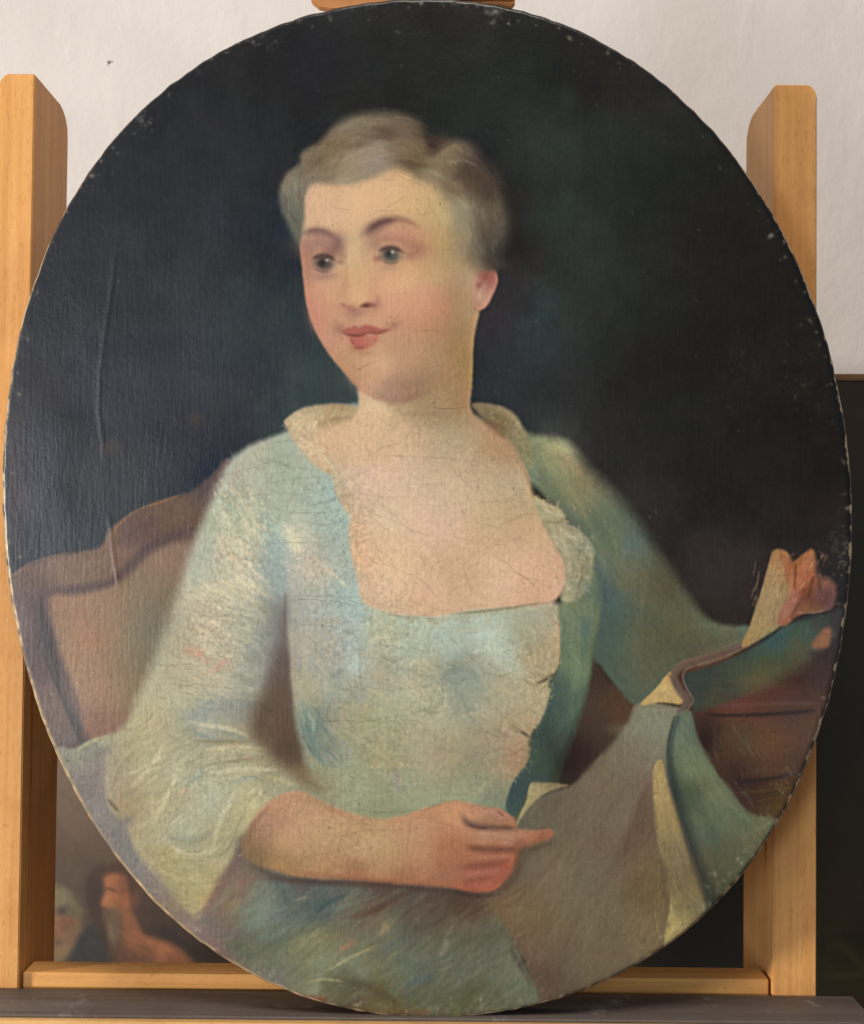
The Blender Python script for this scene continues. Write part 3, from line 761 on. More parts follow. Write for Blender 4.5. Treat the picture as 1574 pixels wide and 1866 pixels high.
# ---------------------------------------------------------------- the portrait
OVAL = [(790, -7), (700, -3), (640, 4), (582, 19), (500, 46), (410, 88), (300, 159), (200, 262), (128, 360), (90, 436),
        (52, 524), (26, 640), (9, 780), (4, 860), (5, 960), (16, 1080), (40, 1210), (70, 1302), (100, 1380), (137, 1448),
        (180, 1515), (233, 1589), (290, 1655), (346, 1708), (388, 1737), (440, 1768), (499, 1797), (560, 1826), (630, 1845),
        (700, 1851), (780, 1853), (850, 1852), (908, 1849), (965, 1838), (1025, 1822), (1110, 1788), (1150, 1768), (1215, 1730),
        (1290, 1661), (1363, 1587), (1419, 1502), (1465, 1408), (1495, 1327), (1525, 1222), (1546, 1105), (1554, 1000),
        (1555, 900), (1544, 780), (1520, 670), (1490, 577), (1455, 480), (1413, 391), (1355, 300), (1274, 205), (1180, 126),
        (1090, 72), (1000, 32), (932, 12), (870, 0)]


def paint_portrait():
    C = Canvas(-10, -20, 1574, 1866, .74, 4)
    X, Y = C.X, C.Y
    full = (slice(0, C.h), slice(0, C.w))
    rng = C.rng
    # --- dark ground behind the sitter
    C.a[:] = C.field([
        (790, 60, 38, 38, 34), (300, 250, 38, 41, 43), (560, 120, 36, 38, 38), (1050, 120, 37, 38, 33), (150, 500, 42, 45, 49),
        (100, 800, 45, 48, 52), (60, 1000, 48, 50, 55), (350, 500, 39, 44, 49), (350, 800, 42, 46, 50), (480, 450, 38, 46, 51),
        (520, 600, 46, 61, 68), (600, 690, 58, 80, 88), (450, 700, 44, 53, 58), (560, 750, 54, 70, 76), (500, 300, 36, 40, 41),
        (660, 170, 38, 39, 36), (955, 450, 37, 35, 33), (940, 380, 38, 35, 33), (930, 560, 39, 38, 38), (905, 620, 38, 42, 45),
        (890, 700, 40, 46, 50), (1000, 400, 47, 59, 55), (1010, 560, 45, 61, 60), (1060, 480, 44, 54, 50), (1000, 250, 43, 51, 46),
        (980, 620, 44, 56, 58), (1150, 400, 37, 41, 37), (1300, 400, 34, 35, 32), (1400, 550, 33, 34, 32), (1450, 750, 34, 33, 30),
        (1200, 700, 34, 36, 33), (1000, 720, 39, 42, 42), (1100, 820, 37, 37, 35), (1250, 900, 38, 36, 33), (1350, 900, 40, 36, 33),
        (1300, 1050, 52, 45, 42), (1200, 930, 43, 41, 37), (1500, 950, 40, 35, 32), (1500, 850, 36, 33, 30), (420, 860, 45, 47, 47),
        (250, 900, 48, 51, 55), (1400, 1100, 50, 43, 40), (1300, 1130, 50, 44, 41)], full, 60, 1.9, 25)
    C.a *= (1 + .06 * C.streak(X, Y, 90, 60, 7)[..., None] + .16 * C.wob2[..., None] + .06 * C.fine[..., None])
    # worn brown passages of the ground
    C.blob(560, 840, 30, 20, (60, 52, 46), .4); C.blob(355, 765, 14, 14, (66, 60, 54), .6)
    C.blob(200, 815, 18, 14, (72, 64, 62), .5); C.blob(30, 900, 14, 130, (62, 52, 48), .6)
    # --- the writing table on the right
    C.shape([(1250, 1200, 30), (1340, 1190, 30), (1420, 1150, 30), (1500, 1130, 30), (1600, 1130), (1600, 1600), (1400, 1620), (1300, 1500),
             (1250, 1350)], [(1480, 1220, 62, 52, 52), (1400, 1270, 74, 60, 56), (1350, 1285, 92, 72, 64), (1400, 1350, 96, 71, 56),
             (1330, 1340, 98, 74, 58), (1460, 1330, 92, 68, 56), (1400, 1400, 92, 68, 56), (1470, 1400, 80, 62, 54),
             (1440, 1290, 80, 66, 62), (1290, 1340, 70, 58, 56), (1380, 1440, 74, 60, 58), (1420, 1470, 92, 76, 52),
             (1430, 1510, 74, 58, 50), (1520, 1180, 60, 52, 54), (1350, 1430, 70, 56, 52)], 10, tex=.10, ang=2)
    C.stroke([(1300, 1288, 8), (1400, 1283, 10), (1500, 1282, 8)], 10, (100, 90, 84), .45)
    C.stroke([(1285, 1302, 8), (1330, 1304, 8), (1400, 1302, 11), (1505, 1294, 9)], 9, (48, 47, 48), .9)
    C.stroke([(1305, 1312, 7), (1303, 1350, 8), (1310, 1400, 6)], 7, (98, 84, 76), .6)
    C.stroke([(1285, 1320, 16), (1285, 1360, 20), (1300, 1400, 10)], 16, (64, 54, 52), .6)
    C.stroke([(1340, 1425, 8), (1400, 1420, 10), (1470, 1405, 8)], 9, (54, 51, 54), .9)
    C.stroke([(1350, 1408, 6), (1420, 1404, 6)], 5, (112, 92, 78), .3)
    C.stroke([(1340, 1446, 4), (1400, 1440, 5), (1450, 1434, 4)], 4, (118, 98, 62), .6, dry=.6)
    C.stroke([(1370, 1462, 4), (1440, 1450, 4)], 4, (112, 90, 58), .5, dry=.8)
    # dark hollow between bodice and cloth
    C.shape([(1080, 1185, 8), (1105, 1232, 8), (1160, 1282), (1150, 1320), (1110, 1370), (1050, 1435), (985, 1440), (985, 1380, 14),
             (1030, 1310, 18), (1060, 1250, 12)], [(1085, 1230, 66, 58, 56), (1120, 1270, 78, 66, 58), (1090, 1330, 76, 68, 62),
             (1050, 1370, 66, 58, 54), (1020, 1420, 62, 56, 52), (1060, 1300, 72, 64, 60), (1130, 1300, 92, 72, 58)], 8, tex=.06)
    # --- the chair
    C.shape([(-20, 1100), (20, 1048), (60, 1028), (120, 1010), (180, 998), (200, 965), (235, 940), (280, 916), (340, 900), (380, 870),
             (430, 850), (480, 1100), (300, 1420), (100, 1420), (-20, 1200)],
            [(40, 1060, 96, 80, 72), (130, 1030, 112, 90, 76), (200, 1010, 112, 88, 74), (250, 960, 96, 74, 66), (320, 930, 98, 76, 62),
             (370, 910, 96, 78, 62), (350, 960, 88, 68, 58), (60, 1180, 86, 70, 68), (90, 1300, 90, 74, 68), (60, 1100, 84, 68, 68),
             (110, 1370, 92, 80, 76), (30, 1130, 100, 84, 84)], 5, tex=.16, ang=-20, tlen=22)
    C.shape([(88, 1090), (150, 1082), (200, 1066), (240, 1040), (270, 1012), (310, 992), (360, 985), (420, 985), (330, 1250), (215, 1345),
             (165, 1350), (140, 1270), (108, 1180)],
            [(330, 1010, 118, 102, 80), (280, 1040, 124, 104, 82), (200, 1110, 138, 112, 88), (130, 1110, 140, 108, 86),
             (150, 1180, 146, 114, 86), (220, 1180, 138, 114, 88), (280, 1120, 122, 106, 84), (300, 1060, 118, 103, 80),
             (180, 1250, 142, 108, 84), (240, 1250, 132, 108, 84), (190, 1320, 126, 92, 78), (230, 1310, 128, 96, 80),
             (260, 1220, 118, 102, 80)], 10, tex=.07, ang=70)
    C.stroke([(85, 1078, 22), (140, 1074, 24), (200, 1062, 22), (240, 1030, 26), (275, 995, 26), (330, 972, 22), (365, 965, 14)], 22, (76, 62, 62), .8)
    C.stroke([(72, 1085, 30), (82, 1150, 26), (100, 1210, 20), (125, 1290, 20), (155, 1352, 26)], 24, (72, 62, 68), .85)
    C.stroke([(80, 1190, 8), (105, 1250, 8), (135, 1320, 10), (150, 1355, 10)], 9, (58, 56, 72), .7)
    C.stroke([(205, 980, 5), (218, 955, 6), (250, 930, 5), (300, 912, 5), (340, 898, 5)], 5, (142, 104, 70), .7, dry=.5)
    C.stroke([(30, 1045, 6), (60, 1025, 6), (130, 1005, 6)], 6, (128, 100, 78), .6, dry=.5)
    C.stroke([(150, 1030, 12), (190, 1020, 12)], 10, (128, 102, 82), .5)
    C.stroke([(205, 1000, 6), (210, 1040, 5), (215, 1070, 4)], 5, (128, 104, 92), .6)
    C.stroke([(230, 985, 14), (255, 960, 16), (300, 945, 16)], 14, (84, 64, 64), .5)
    # --- her left sleeve, stretched out to the right
    C.shape([(880, 745, 8), (930, 768, 8), (962, 788, 10), (1012, 800, 14), (1042, 816, 16), (1062, 848, 20), (1090, 872, 22), (1116, 902, 22),
             (1142, 932, 22), (1172, 968, 20), (1198, 1005, 18), (1225, 1042, 14), (1252, 1085, 12), (1290, 1126, 9), (1330, 1140, 8),
             (1366, 1142, 5), (1352, 1180, 6), (1300, 1205), (1240, 1222), (1190, 1268, 6), (1162, 1287, 5), (1128, 1258, 5), (1095, 1215, 5),
             (1074, 1188, 8), (1060, 1100), (1060, 1000), (1020, 930), (960, 870), (930, 810)],
            [(960, 805, 128, 138, 114), (1005, 822, 140, 140, 108), (1038, 845, 134, 138, 112), (985, 880, 96, 120, 114), (1000, 905, 90, 108, 92),
             (975, 850, 112, 130, 116), (1050, 935, 120, 130, 104), (1060, 895, 126, 128, 100), (1090, 962, 98, 117, 102), (1125, 955, 104, 117, 98),
             (1150, 1000, 80, 113, 112), (1112, 1010, 100, 116, 95), (1130, 1060, 102, 109, 88), (1185, 1040, 92, 104, 90), (1205, 1080, 92, 100, 80),
             (1108, 1100, 66, 104, 110), (1103, 1150, 62, 100, 108), (1140, 1185, 74, 106, 106), (1180, 1150, 84, 101, 88), (1240, 1130, 91, 100, 82),
             (1300, 1160, 96, 108, 90), (1340, 1160, 98, 110, 92), (1250, 1190, 83, 98, 90), (1170, 1230, 88, 104, 92), (1130, 1225, 76, 100, 96),
             (1090, 1060, 80, 106, 102), (1070, 960, 92, 108, 92), (1040, 900, 116, 126, 98)], 8, tex=.12, ang=58, tlen=55, twid=6)
    C.stroke([(980, 850, 30), (1000, 890, 34), (1030, 930, 26), (1065, 985, 18)], 28, (82, 102, 92), .55, dry=.3)
    C.stroke([(1010, 850, 12), (1050, 910, 14), (1085, 980, 12), (1105, 1040, 10)], 12, (138, 142, 112), .35, dry=.5)
    C.stroke([(1090, 930, 8), (1120, 985, 8), (1125, 1030, 6)], 8, (128, 134, 108), .35, dry=.5)
    C.stroke([(1030, 830, 26), (1060, 870, 22)], 22, (152, 140, 108), .4, dry=.4)
    C.stroke([(1130, 930, 30), (1165, 1000, 30), (1195, 1050, 20)], 26, (76, 108, 108), .4)
    C.stroke([(1160, 1140, 14), (1175, 1060, 20), (1170, 1030, 12)], 14, (116, 118, 98), .35, dry=.7)
    C.stroke([(1100, 1060, 40), (1108, 1130, 46), (1130, 1195, 34)], 40, (58, 98, 108), .45)
    C.stroke([(1180, 1190, 12), (1250, 1180, 14), (1330, 1168, 10)], 12, (76, 96, 92), .4)
    C.stroke([(1230, 1150, 14), (1290, 1140, 12), (1350, 1150, 8)], 12, (110, 114, 92), .35)
    C.shape([(1090, 1060), (1080, 1200), (1060, 1300), (1020, 1420), (1000, 1520), (900, 1560), (890, 1440), (940, 1300), (990, 1150)], [(1050, 1120, 112, 124, 96), (1020, 1280, 72, 86, 74), (960, 1420, 70, 80, 68), (950, 1500, 104, 96, 78)], 6)
    C.shape([(350, 1700), (380, 1600), (440, 1520), (520, 1540), (700, 1570), (900, 1590), (900, 1680), (500, 1680)], [(420, 1590, 116, 102, 94), (520, 1610, 96, 88, 82), (800, 1620, 88, 74, 64)], 8)
    # --- gown: left sleeve, front and bodice
    C.shape([(655, 745, 6), (600, 755, 6), (530, 783, 6), (500, 795, 7), (455, 812, 8), (422, 835, 10), (406, 865, 12), (386, 910, 14), (366, 960, 14),
             (346, 1015, 16), (324, 1080, 18), (302, 1140, 18), (280, 1200, 18), (254, 1262, 16), (228, 1320, 12), (190, 1343, 8), (142, 1362, 6),
             (110, 1390, 6), (180, 1530), (300, 1680), (362, 1678, 8), (388, 1620, 8), (424, 1565, 8), (450, 1520), (600, 1500), (740, 1510), (860, 1500), (930, 1492, 6),
             (934, 1430, 3), (960, 1388, 3), (964, 1345, 3), (985, 1310, 3), (1000, 1262, 3), (998, 1245, 3), (1018, 1205, 3), (1018, 1100), (860, 1080), (700, 1080), (640, 900)],
            [(470, 832, 170, 177, 148), (425, 890, 160, 168, 142), (440, 960, 176, 182, 154), (400, 1020, 168, 175, 148), (500, 900, 172, 181, 158),
             (560, 870, 160, 182, 168), (540, 830, 158, 172, 150), (595, 935, 170, 187, 172), (625, 1000, 164, 185, 174), (620, 960, 160, 182, 168),
             (535, 985, 204, 203, 170), (560, 1040, 196, 192, 168), (505, 1005, 158, 170, 156), (500, 1055, 152, 166, 156), (500, 960, 166, 182, 162),
             (430, 1080, 186, 184, 160), (390, 1120, 186, 181, 155), (450, 1150, 194, 187, 162), (350, 1180, 180, 175, 149), (400, 1222, 186, 180, 156),
             (460, 1235, 166, 167, 155), (480, 1160, 165, 170, 163), (506, 1120, 140, 144, 136), (492, 1200, 150, 149, 144), (330, 1270, 174, 171, 141),
             (385, 1300, 158, 166, 153), (435, 1290, 155, 159, 150), (300, 1330, 176, 171, 137), (450, 1350, 170, 166, 140), (262, 1390, 170, 164, 129),
             (330, 1400, 174, 171, 139), (420, 1380, 172, 168, 137), (500, 1390, 162, 153, 121), (400, 1440, 172, 168, 132), (300, 1460, 167, 161, 127),
             (240, 1480, 159, 151, 118), (330, 1520, 167, 164, 134), (380, 1500, 172, 165, 130), (430, 1480, 172, 164, 125), (300, 1570, 164, 154, 112),
             (340, 1625, 164, 154, 111), (390, 1560, 172, 165, 128), (372, 1600, 165, 156, 115), (215, 1420, 157, 149, 121), (160, 1380, 142, 139, 120),
             (560, 1100, 178, 181, 168), (600, 1130, 174, 182, 170), (640, 1090, 172, 190, 182), (540, 1160, 182, 178, 158), (600, 1200, 174, 171, 156),
             (560, 1250, 178, 170, 144), (650, 1200, 178, 188, 176), (695, 1150, 186, 184, 154), (760, 1160, 176, 188, 167), (820, 1160, 180, 194, 178),
             (900, 1172, 190, 204, 192), (935, 1205, 190, 198, 180), (970, 1150, 172, 172, 150), (1003, 1185, 180, 168, 139), (700, 1220, 184, 175, 148),
             (760, 1240, 186, 179, 151), (845, 1235, 158, 165, 150), (850, 1275, 160, 164, 148), (905, 1270, 177, 173, 148), (980, 1280, 182, 172, 141),
             (955, 1330, 180, 164, 131), (700, 1300, 171, 173, 146), (800, 1300, 182, 178, 150), (640, 1280, 166, 168, 152), (600, 1300, 162, 166, 152),
             (620, 1370, 160, 161, 135), (560, 1320, 152, 164, 156), (700, 1370, 164, 165, 135), (800, 1370, 167, 163, 130), (895, 1350, 172, 161, 128),
             (935, 1400, 168, 154, 120), (650, 1420, 158, 159, 128), (740, 1430, 160, 159, 130), (850, 1430, 152, 152, 122), (900, 1462, 140, 142, 115),
             (700, 1475, 150, 149, 118), (590, 1440, 160, 151, 118)], 8, tex=.07, ang=60, s=20, warp=16, tlen=24, twid=3.2)
    # dry-brushed lights on the sleeve, following its roundness
    def hatch(n, box, ang, ln, w, cols, op, curve=0., dry=.7):
        for _ in range(n):
            x = rng.uniform(box[0], box[2]); y = rng.uniform(box[1], box[3])
            a = math.radians(ang + rng.uniform(-14, 14)); l = ln * rng.uniform(.5, 1.2)
            dx, dy = math.cos(a) * l / 2, math.sin(a) * l / 2
            bx, by = -math.sin(a) * curve * l, math.cos(a) * curve * l
            c = np.array(cols[rng.randint(len(cols))]) + rng.uniform(-7, 7)
            C.stroke([(x - dx, y - dy), (x + bx, y + by), (x + dx, y + dy)], w * rng.uniform(.6, 1.3), c, op * rng.uniform(.5, 1.1), dry=dry, n=4)
    lt = [(226, 216, 184), (214, 204, 170), (216, 206, 172), (196, 192, 164)]
    hatch(90, (395, 880, 485, 1080), 52, 46, 8, lt, .38, .12, .5)
    hatch(100, (350, 1060, 490, 1200), 28, 50, 8, lt, .38, -.10, .5)
    hatch(50, (320, 1190, 470, 1280), 12, 55, 6, [(196, 190, 162), (184, 178, 156), (150, 150, 134), (206, 198, 170)], .5, -.08, .5)
    hatch(60, (250, 1310, 440, 1420), -30, 40, 5, [(186, 180, 146), (176, 172, 138), (160, 152, 116), (206, 198, 162), (140, 130, 98)], .55, .05, .5)
    hatch(90, (230, 1400, 470, 1560), -36, 38, 5, [(186, 180, 145), (178, 170, 134), (158, 150, 112), (150, 150, 124), (206, 196, 156)], .52, .05, .5)
    hatch(40, (290, 1540, 390, 1650), -18, 40, 6, [(178, 166, 122), (160, 148, 102), (186, 176, 134)], .4, .1)
    hatch(40, (420, 830, 510, 900), 60, 40, 6, [(186, 188, 160), (170, 180, 154), (150, 164, 140)], .3)
    fl, fd = (212, 204, 166), (128, 120, 90)
    for pts, w, c, o in [
        ([(345, 1316, 6), (380, 1322, 9), (425, 1330, 9), (455, 1345, 6)], 8, (206, 202, 172), .8), ([(350, 1350, 5), (390, 1352, 7), (440, 1350, 5)], 6, fd, .7), ([(365, 1368, 8), (430, 1362, 12), (500, 1366, 8)], 10, fl, .75),
        ([(372, 1396, 5), (420, 1388, 6), (462, 1382, 4)], 5, fd, .65), ([(380, 1410, 8), (440, 1402, 11), (505, 1404, 7)], 9, fl, .65), ([(300, 1350, 10), (280, 1390, 12), (235, 1440, 9)], 11, fl, .5), ([(250, 1365, 8), (220, 1400, 8), (205, 1440, 6)], 7, fd, .45),
        ([(330, 1390, 8), (310, 1440, 10), (280, 1500, 8)], 9, fl, .5), ([(352, 1380, 5), (340, 1440, 6), (300, 1520, 5)], 6, fd, .4), ([(430, 1440, 10), (400, 1500, 14), (385, 1560, 10)], 12, fl, .55), ([(455, 1460, 6), (428, 1520, 8), (408, 1570, 6)], 7, fd, .4),
        ([(310, 1540, 8), (345, 1560, 12), (385, 1550, 8)], 10, fl, .5), ([(300, 1524, 8), (345, 1536, 12), (388, 1522, 8)], 9, (138, 134, 106), .55), ([(290, 1585, 8), (330, 1602, 11), (372, 1592, 8)], 10, (190, 178, 130), .6), ([(310, 1625, 8), (340, 1640, 9)], 9, (148, 134, 92), .5),
        ([(300, 1230, 14), (350, 1210, 18), (400, 1240, 14)], 16, (200, 192, 162), .4), ([(320, 1260, 12), (390, 1255, 16), (450, 1262, 12)], 14, (198, 192, 166), .45), ([(420, 1225, 16), (460, 1240, 22), (480, 1225, 14)], 18, (142, 138, 124), .5)]:
        C.stroke(pts, w, c, o, dry=.35)
    dk = [(138, 130, 98), (126, 120, 92), (146, 140, 110)]
    hatch(170, (390, 880, 500, 1090), 50, 30, 2.2, dk, .28, .1, .4)
    hatch(170, (340, 1060, 495, 1210), 22, 30, 2.2, dk, .28, -.1, .4)
    hatch(110, (290, 1190, 470, 1300), 6, 30, 2.2, dk, .4, -.05, .4)
    hatch(150, (230, 1310, 380, 1460), -40, 26, 2.2, dk, .32, 0, .4)
    hatch(150, (220, 1440, 450, 1560), -42, 26, 2.2, dk, .32, 0, .4)
    hatch(90, (370, 1340, 530, 1430), -6, 28, 2.2, dk, .3, .05, .4)
    hatch(90, (280, 1550, 400, 1650), -10, 26, 2.2, [(132, 120, 78)], .45, .1, .4)
    # folds and accents of the left sleeve
    C.stroke([(395, 940, 26), (372, 1010, 30), (350, 1080, 26)], 26, (148, 160, 134), .45, dry=.3)
    C.stroke([(500, 960, 14), (498, 1010, 26), (505, 1070, 30), (508, 1120, 22)], 26, (150, 166, 158), .4, dry=.25)
    C.stroke([(512, 1080, 16), (508, 1140, 24), (495, 1200, 26), (480, 1270, 24)], 22, (142, 142, 148), .6)
    C.stroke([(518, 955, 12), (535, 985, 20), (545, 1010, 22)], 18, (216, 212, 176), .8, dry=.3)
    C.stroke([(555, 1000, 6), (600, 1040, 9), (640, 1075, 6)], 8, (208, 208, 178), .8, dry=.4)
    C.stroke([(530, 1020, 30), (538, 1080, 30), (532, 1140, 20)], 26, (186, 182, 164), .5, dry=.4)
    C.stroke([(520, 1100, 9), (524, 1150, 9), (530, 1210, 8), (540, 1270, 8)], 9, (196, 190, 170), .5, dry=.5)
    C.stroke([(400, 1330, 14), (450, 1350, 12)], 12, (132, 150, 144), .5, dry=.3)
    C.stroke([(330, 1310, 20), (390, 1292, 30), (440, 1285, 24), (470, 1290, 14)], 26, (146, 154, 148), .55, dry=.2)
    C.stroke([(345, 1330, 10), (380, 1345, 10), (420, 1352, 8)], 9, (128, 142, 134), .55, dry=.5)
    C.stroke([(350, 1322, 5), (400, 1328, 7), (450, 1340, 5)], 6, (200, 196, 168), .7, dry=.5)
    C.stroke([(370, 1352, 6), (420, 1355, 7), (470, 1350, 5)], 6, (150, 140, 104), .6, dry=.7)
    C.stroke([(375, 1372, 9), (440, 1368, 12), (500, 1378, 8)], 10, (192, 186, 148), .6, dry=.4)
    C.stroke([(380, 1396, 6), (440, 1388, 7), (480, 1380, 5)], 6, (146, 140, 108), .55, dry=.6)
    C.stroke([(390, 1408, 8), (450, 1402, 10), (500, 1404, 6)], 9, (186, 182, 148), .5, dry=.5)
    C.stroke([(345, 1430, 12), (360, 1412, 16), (375, 1400, 10)], 12, (138, 158, 142), .6, dry=.4)
    C.stroke([(420, 1430, 8), (450, 1418, 12), (470, 1420, 8)], 10, (146, 164, 148), .6, dry=.4)
    C.stroke([(310, 1528, 10), (350, 1530, 18), (390, 1515, 10)], 14, (142, 144, 122), .55, dry=.4)
    C.stroke([(490, 1420, 14), (520, 1425, 18), (535, 1430, 10)], 16, (190, 182, 136), .6, dry=.4)
    C.stroke([(320, 1448, 8), (345, 1440, 9)], 8, (196, 150, 124), .55, dry=.6)
    C.stroke([(440, 1380, 6), (456, 1378, 6)], 5, (200, 150, 126), .6, dry=.5)
    C.stroke([(196, 1456, 8), (208, 1470, 10), (216, 1480, 6)], 9, (98, 88, 64), .8, dry=.5)
    C.stroke([(215, 1450, 16), (232, 1480, 16)], 14, (172, 140, 108), .45, dry=.5)
    for (x, y, w) in [(348, 1185, 26), (362, 1192, 22), (376, 1205, 16), (408, 1205, 20), (398, 1216, 16), (383, 1222, 14), (420, 1218, 12)]:
        C.stroke([(x - w * .5, y + 4), (x + w * .5, y - 3)], w * .8, (206, 150, 130), .55, dry=.6)
    # shadow gap between sleeve and bodice
    C.shape([(521, 1082, 6), (524, 1150, 5), (530, 1215, 6), (534, 1280, 7), (545, 1350, 9), (562, 1405, 12), (590, 1440, 14), (555, 1432, 14),
             (520, 1402, 16), (490, 1372, 18), (462, 1345, 16), (468, 1290, 20), (488, 1225, 18), (506, 1165, 12)],
            [(516, 1150, 126, 120, 124), (512, 1210, 108, 96, 92), (500, 1270, 118, 106, 88), (522, 1270, 98, 86, 74), (510, 1330, 108, 94, 74),
             (530, 1360, 96, 84, 68), (480, 1335, 130, 116, 92), (555, 1415, 134, 114, 84)], 10, .95)
    # --- bodice ornaments
    for _ in range(230):
        x, y = rng.uniform(560, 1000), rng.uniform(1125, 1440)
        if x > 1010 - (y - 1125) * .22:
            continue
        a = rng.uniform(0, math.pi); l = rng.uniform(6, 20)
        C.stroke([(x - l * math.cos(a), y - l * math.sin(a)), (x, y), (x + l * math.cos(a), y + l * math.sin(a))], rng.uniform(6, 15),
                 [(200, 186, 152), (146, 146, 122), (182, 184, 162), (190, 172, 136), (160, 158, 128)][rng.randint(5)], rng.uniform(.15, .4), dry=.6, n=3)
    C.stroke([(555, 1285, 20), (570, 1330, 44), (590, 1370, 46), (615, 1400, 20)], 40, (128, 140, 134), .6, dry=.35)
    C.stroke([(555, 1300, 10), (565, 1340, 14), (578, 1375, 14), (592, 1395, 8)], 14, (88, 122, 118), .5, dry=.5)
    C.stroke([(545, 1300, 8), (556, 1345, 10), (570, 1380, 8)], 14, (112, 120, 114), .5)
    C.stroke([(585, 1320, 8), (605, 1350, 9), (625, 1385, 7)], 12, (104, 124, 126), .5, dry=.5)
    C.stroke([(600, 1330, 8), (620, 1350, 10), (640, 1375, 8)], 9, (150, 160, 158), .6, dry=.4)
    C.stroke([(560, 1300, 8), (570, 1315, 12), (572, 1335, 7)], 9, (188, 202, 190), .8, dry=.4)
    C.stroke([(595, 1365, 4), (610, 1380, 4), (622, 1392, 3)], 5, (70, 96, 102), .5)
    C.stroke([(560, 1355, 4), (575, 1380, 5)], 6, (72, 106, 106), .5)
    hatch(26, (556, 1290, 640, 1400), 52, 30, 4, [(184, 190, 172), (100, 130, 128), (150, 160, 148), (120, 132, 130)], .45)
    C.stroke([(600, 1235, 14), (618, 1226, 14), (628, 1220, 8)], 12, (132, 136, 130), .6, dry=.5)
    C.stroke([(625, 1205, 20), (645, 1215, 26), (655, 1235, 14)], 20, (190, 206, 198), .65, dry=.3)
    C.stroke([(575, 1190, 16), (585, 1230, 18), (570, 1270, 12)], 16, (192, 184, 160), .5, dry=.5)
    C.stroke([(535, 1190, 8), (532, 1230, 10), (540, 1280, 8)], 9, (194, 176, 142), .5, dry=.3)
    C.stroke([(665, 1130, 12), (700, 1150, 30), (715, 1180, 24)], 24, (192, 188, 158), .5, dry=.5)
    C.stroke([(850, 1150, 24), (900, 1165, 44), (930, 1200, 36), (940, 1230, 16)], 40, (196, 212, 202), .6, dry=.3)
    C.stroke([(800, 1160, 24), (830, 1180, 28), (810, 1200, 14)], 24, (176, 196, 182), .5, dry=.4)
    C.stroke([(800, 1240, 10), (830, 1218, 14), (862, 1225, 16), (878, 1255, 12)], 12, (142, 150, 136), .65, dry=.35)
    C.stroke([(826, 1250, 12), (838, 1268, 18), (856, 1290, 12)], 16, (148, 154, 140), .6)
    C.stroke([(811, 1258, 5), (812, 1280, 9), (803, 1300, 11), (790, 1315, 7)], 8, (198, 194, 166), .8, dry=.2)
    C.stroke([(700, 1210, 12), (725, 1235, 12), (740, 1260, 8)], 11, (158, 158, 138), .5, dry=.5)
    C.stroke([(725, 1240, 16), (760, 1260, 18), (790, 1255, 12)], 16, (196, 186, 156), .5, dry=.5)
    C.stroke([(690, 1262, 14), (740, 1290, 16), (770, 1280, 10)], 14, (192, 180, 150), .45, dry=.5)
    C.stroke([(700, 1400, 24), (760, 1380, 24), (830, 1385, 20)], 22, (176, 164, 130), .4, dry=.5)
    C.stroke([(722, 1402, 12), (726, 1425, 16), (722, 1450, 12)], 12, (168, 156, 148), .65, dry=.3)
    C.stroke([(715, 1395, 10), (735, 1440, 10)], 10, (150, 136, 120), .35, dry=.4)
    C.stroke([(840, 1330, 16), (800, 1345, 16)], 14, (182, 172, 138), .4, dry=.5)
    C.stroke([(620, 1390, 30), (680, 1405, 30)], 26, (150, 158, 126), .4, dry=.4)
    for pts, w, c, o in [
        ([(670, 1170, 8), (700, 1160, 12), (725, 1180, 8)], 10, (210, 200, 166), .6), ([(690, 1195, 6), (720, 1205, 8), (745, 1190, 5)], 7, (140, 136, 110), .5), ([(740, 1215, 8), (770, 1205, 12), (795, 1222, 8)], 10, (208, 196, 160), .6),
        ([(860, 1190, 10), (895, 1180, 14), (925, 1195, 10)], 12, (210, 216, 196), .6), ([(880, 1225, 6), (915, 1232, 8), (940, 1222, 5)], 7, (140, 140, 118), .5), ([(900, 1255, 8), (935, 1262, 12), (965, 1250, 8)], 10, (204, 192, 156), .55),
        ([(760, 1290, 6), (790, 1300, 8), (820, 1292, 5)], 7, (138, 138, 112), .45), ([(830, 1310, 8), (865, 1300, 10), (895, 1312, 8)], 9, (202, 190, 152), .5), ([(650, 1250, 8), (685, 1262, 10), (715, 1280, 8)], 9, (196, 188, 156), .5),
        ([(640, 1300, 6), (680, 1312, 8), (720, 1305, 5)], 7, (140, 142, 118), .45), ([(700, 1335, 8), (745, 1345, 10), (780, 1338, 7)], 9, (192, 184, 146), .5), ([(900, 1330, 6), (925, 1340, 8)], 7, (140, 122, 92), .5),
        ([(590, 1160, 8), (600, 1210, 12), (590, 1260, 8)], 10, (200, 194, 170), .5), ([(620, 1150, 6), (628, 1190, 8)], 8, (142, 142, 128), .45), ([(655, 1215, 6), (660, 1260, 7)], 7, (140, 142, 124), .4), ([(560, 1130, 8), (556, 1190, 12), (560, 1240, 8)], 10, (198, 190, 166), .5),
        ([(660, 1400, 8), (720, 1392, 10), (780, 1402, 8)], 9, (186, 176, 136), .4), ([(820, 1410, 8), (870, 1400, 10), (915, 1412, 8)], 9, (178, 160, 122), .4)]:
        C.stroke(pts, w, c, o, dry=.45)
    hatch(150, (560, 1130, 990, 1430), 20, 20, 2.2, dk, .4, .15, .4)
    hatch(120, (560, 1130, 990, 1430), 110, 18, 3, [(206, 196, 162), (190, 186, 156)], .4, .15, .4)
    # scalloped edge of the bodice and its slits
    C.stroke([(1018, 1120, 8), (1016, 1160, 10), (1018, 1205, 8)], 8, (186, 166, 138), .7, dry=.3)
    C.stroke([(1012, 1226, 5), (995, 1238, 9), (978, 1246, 4)], 7, (84, 82, 70), .9)
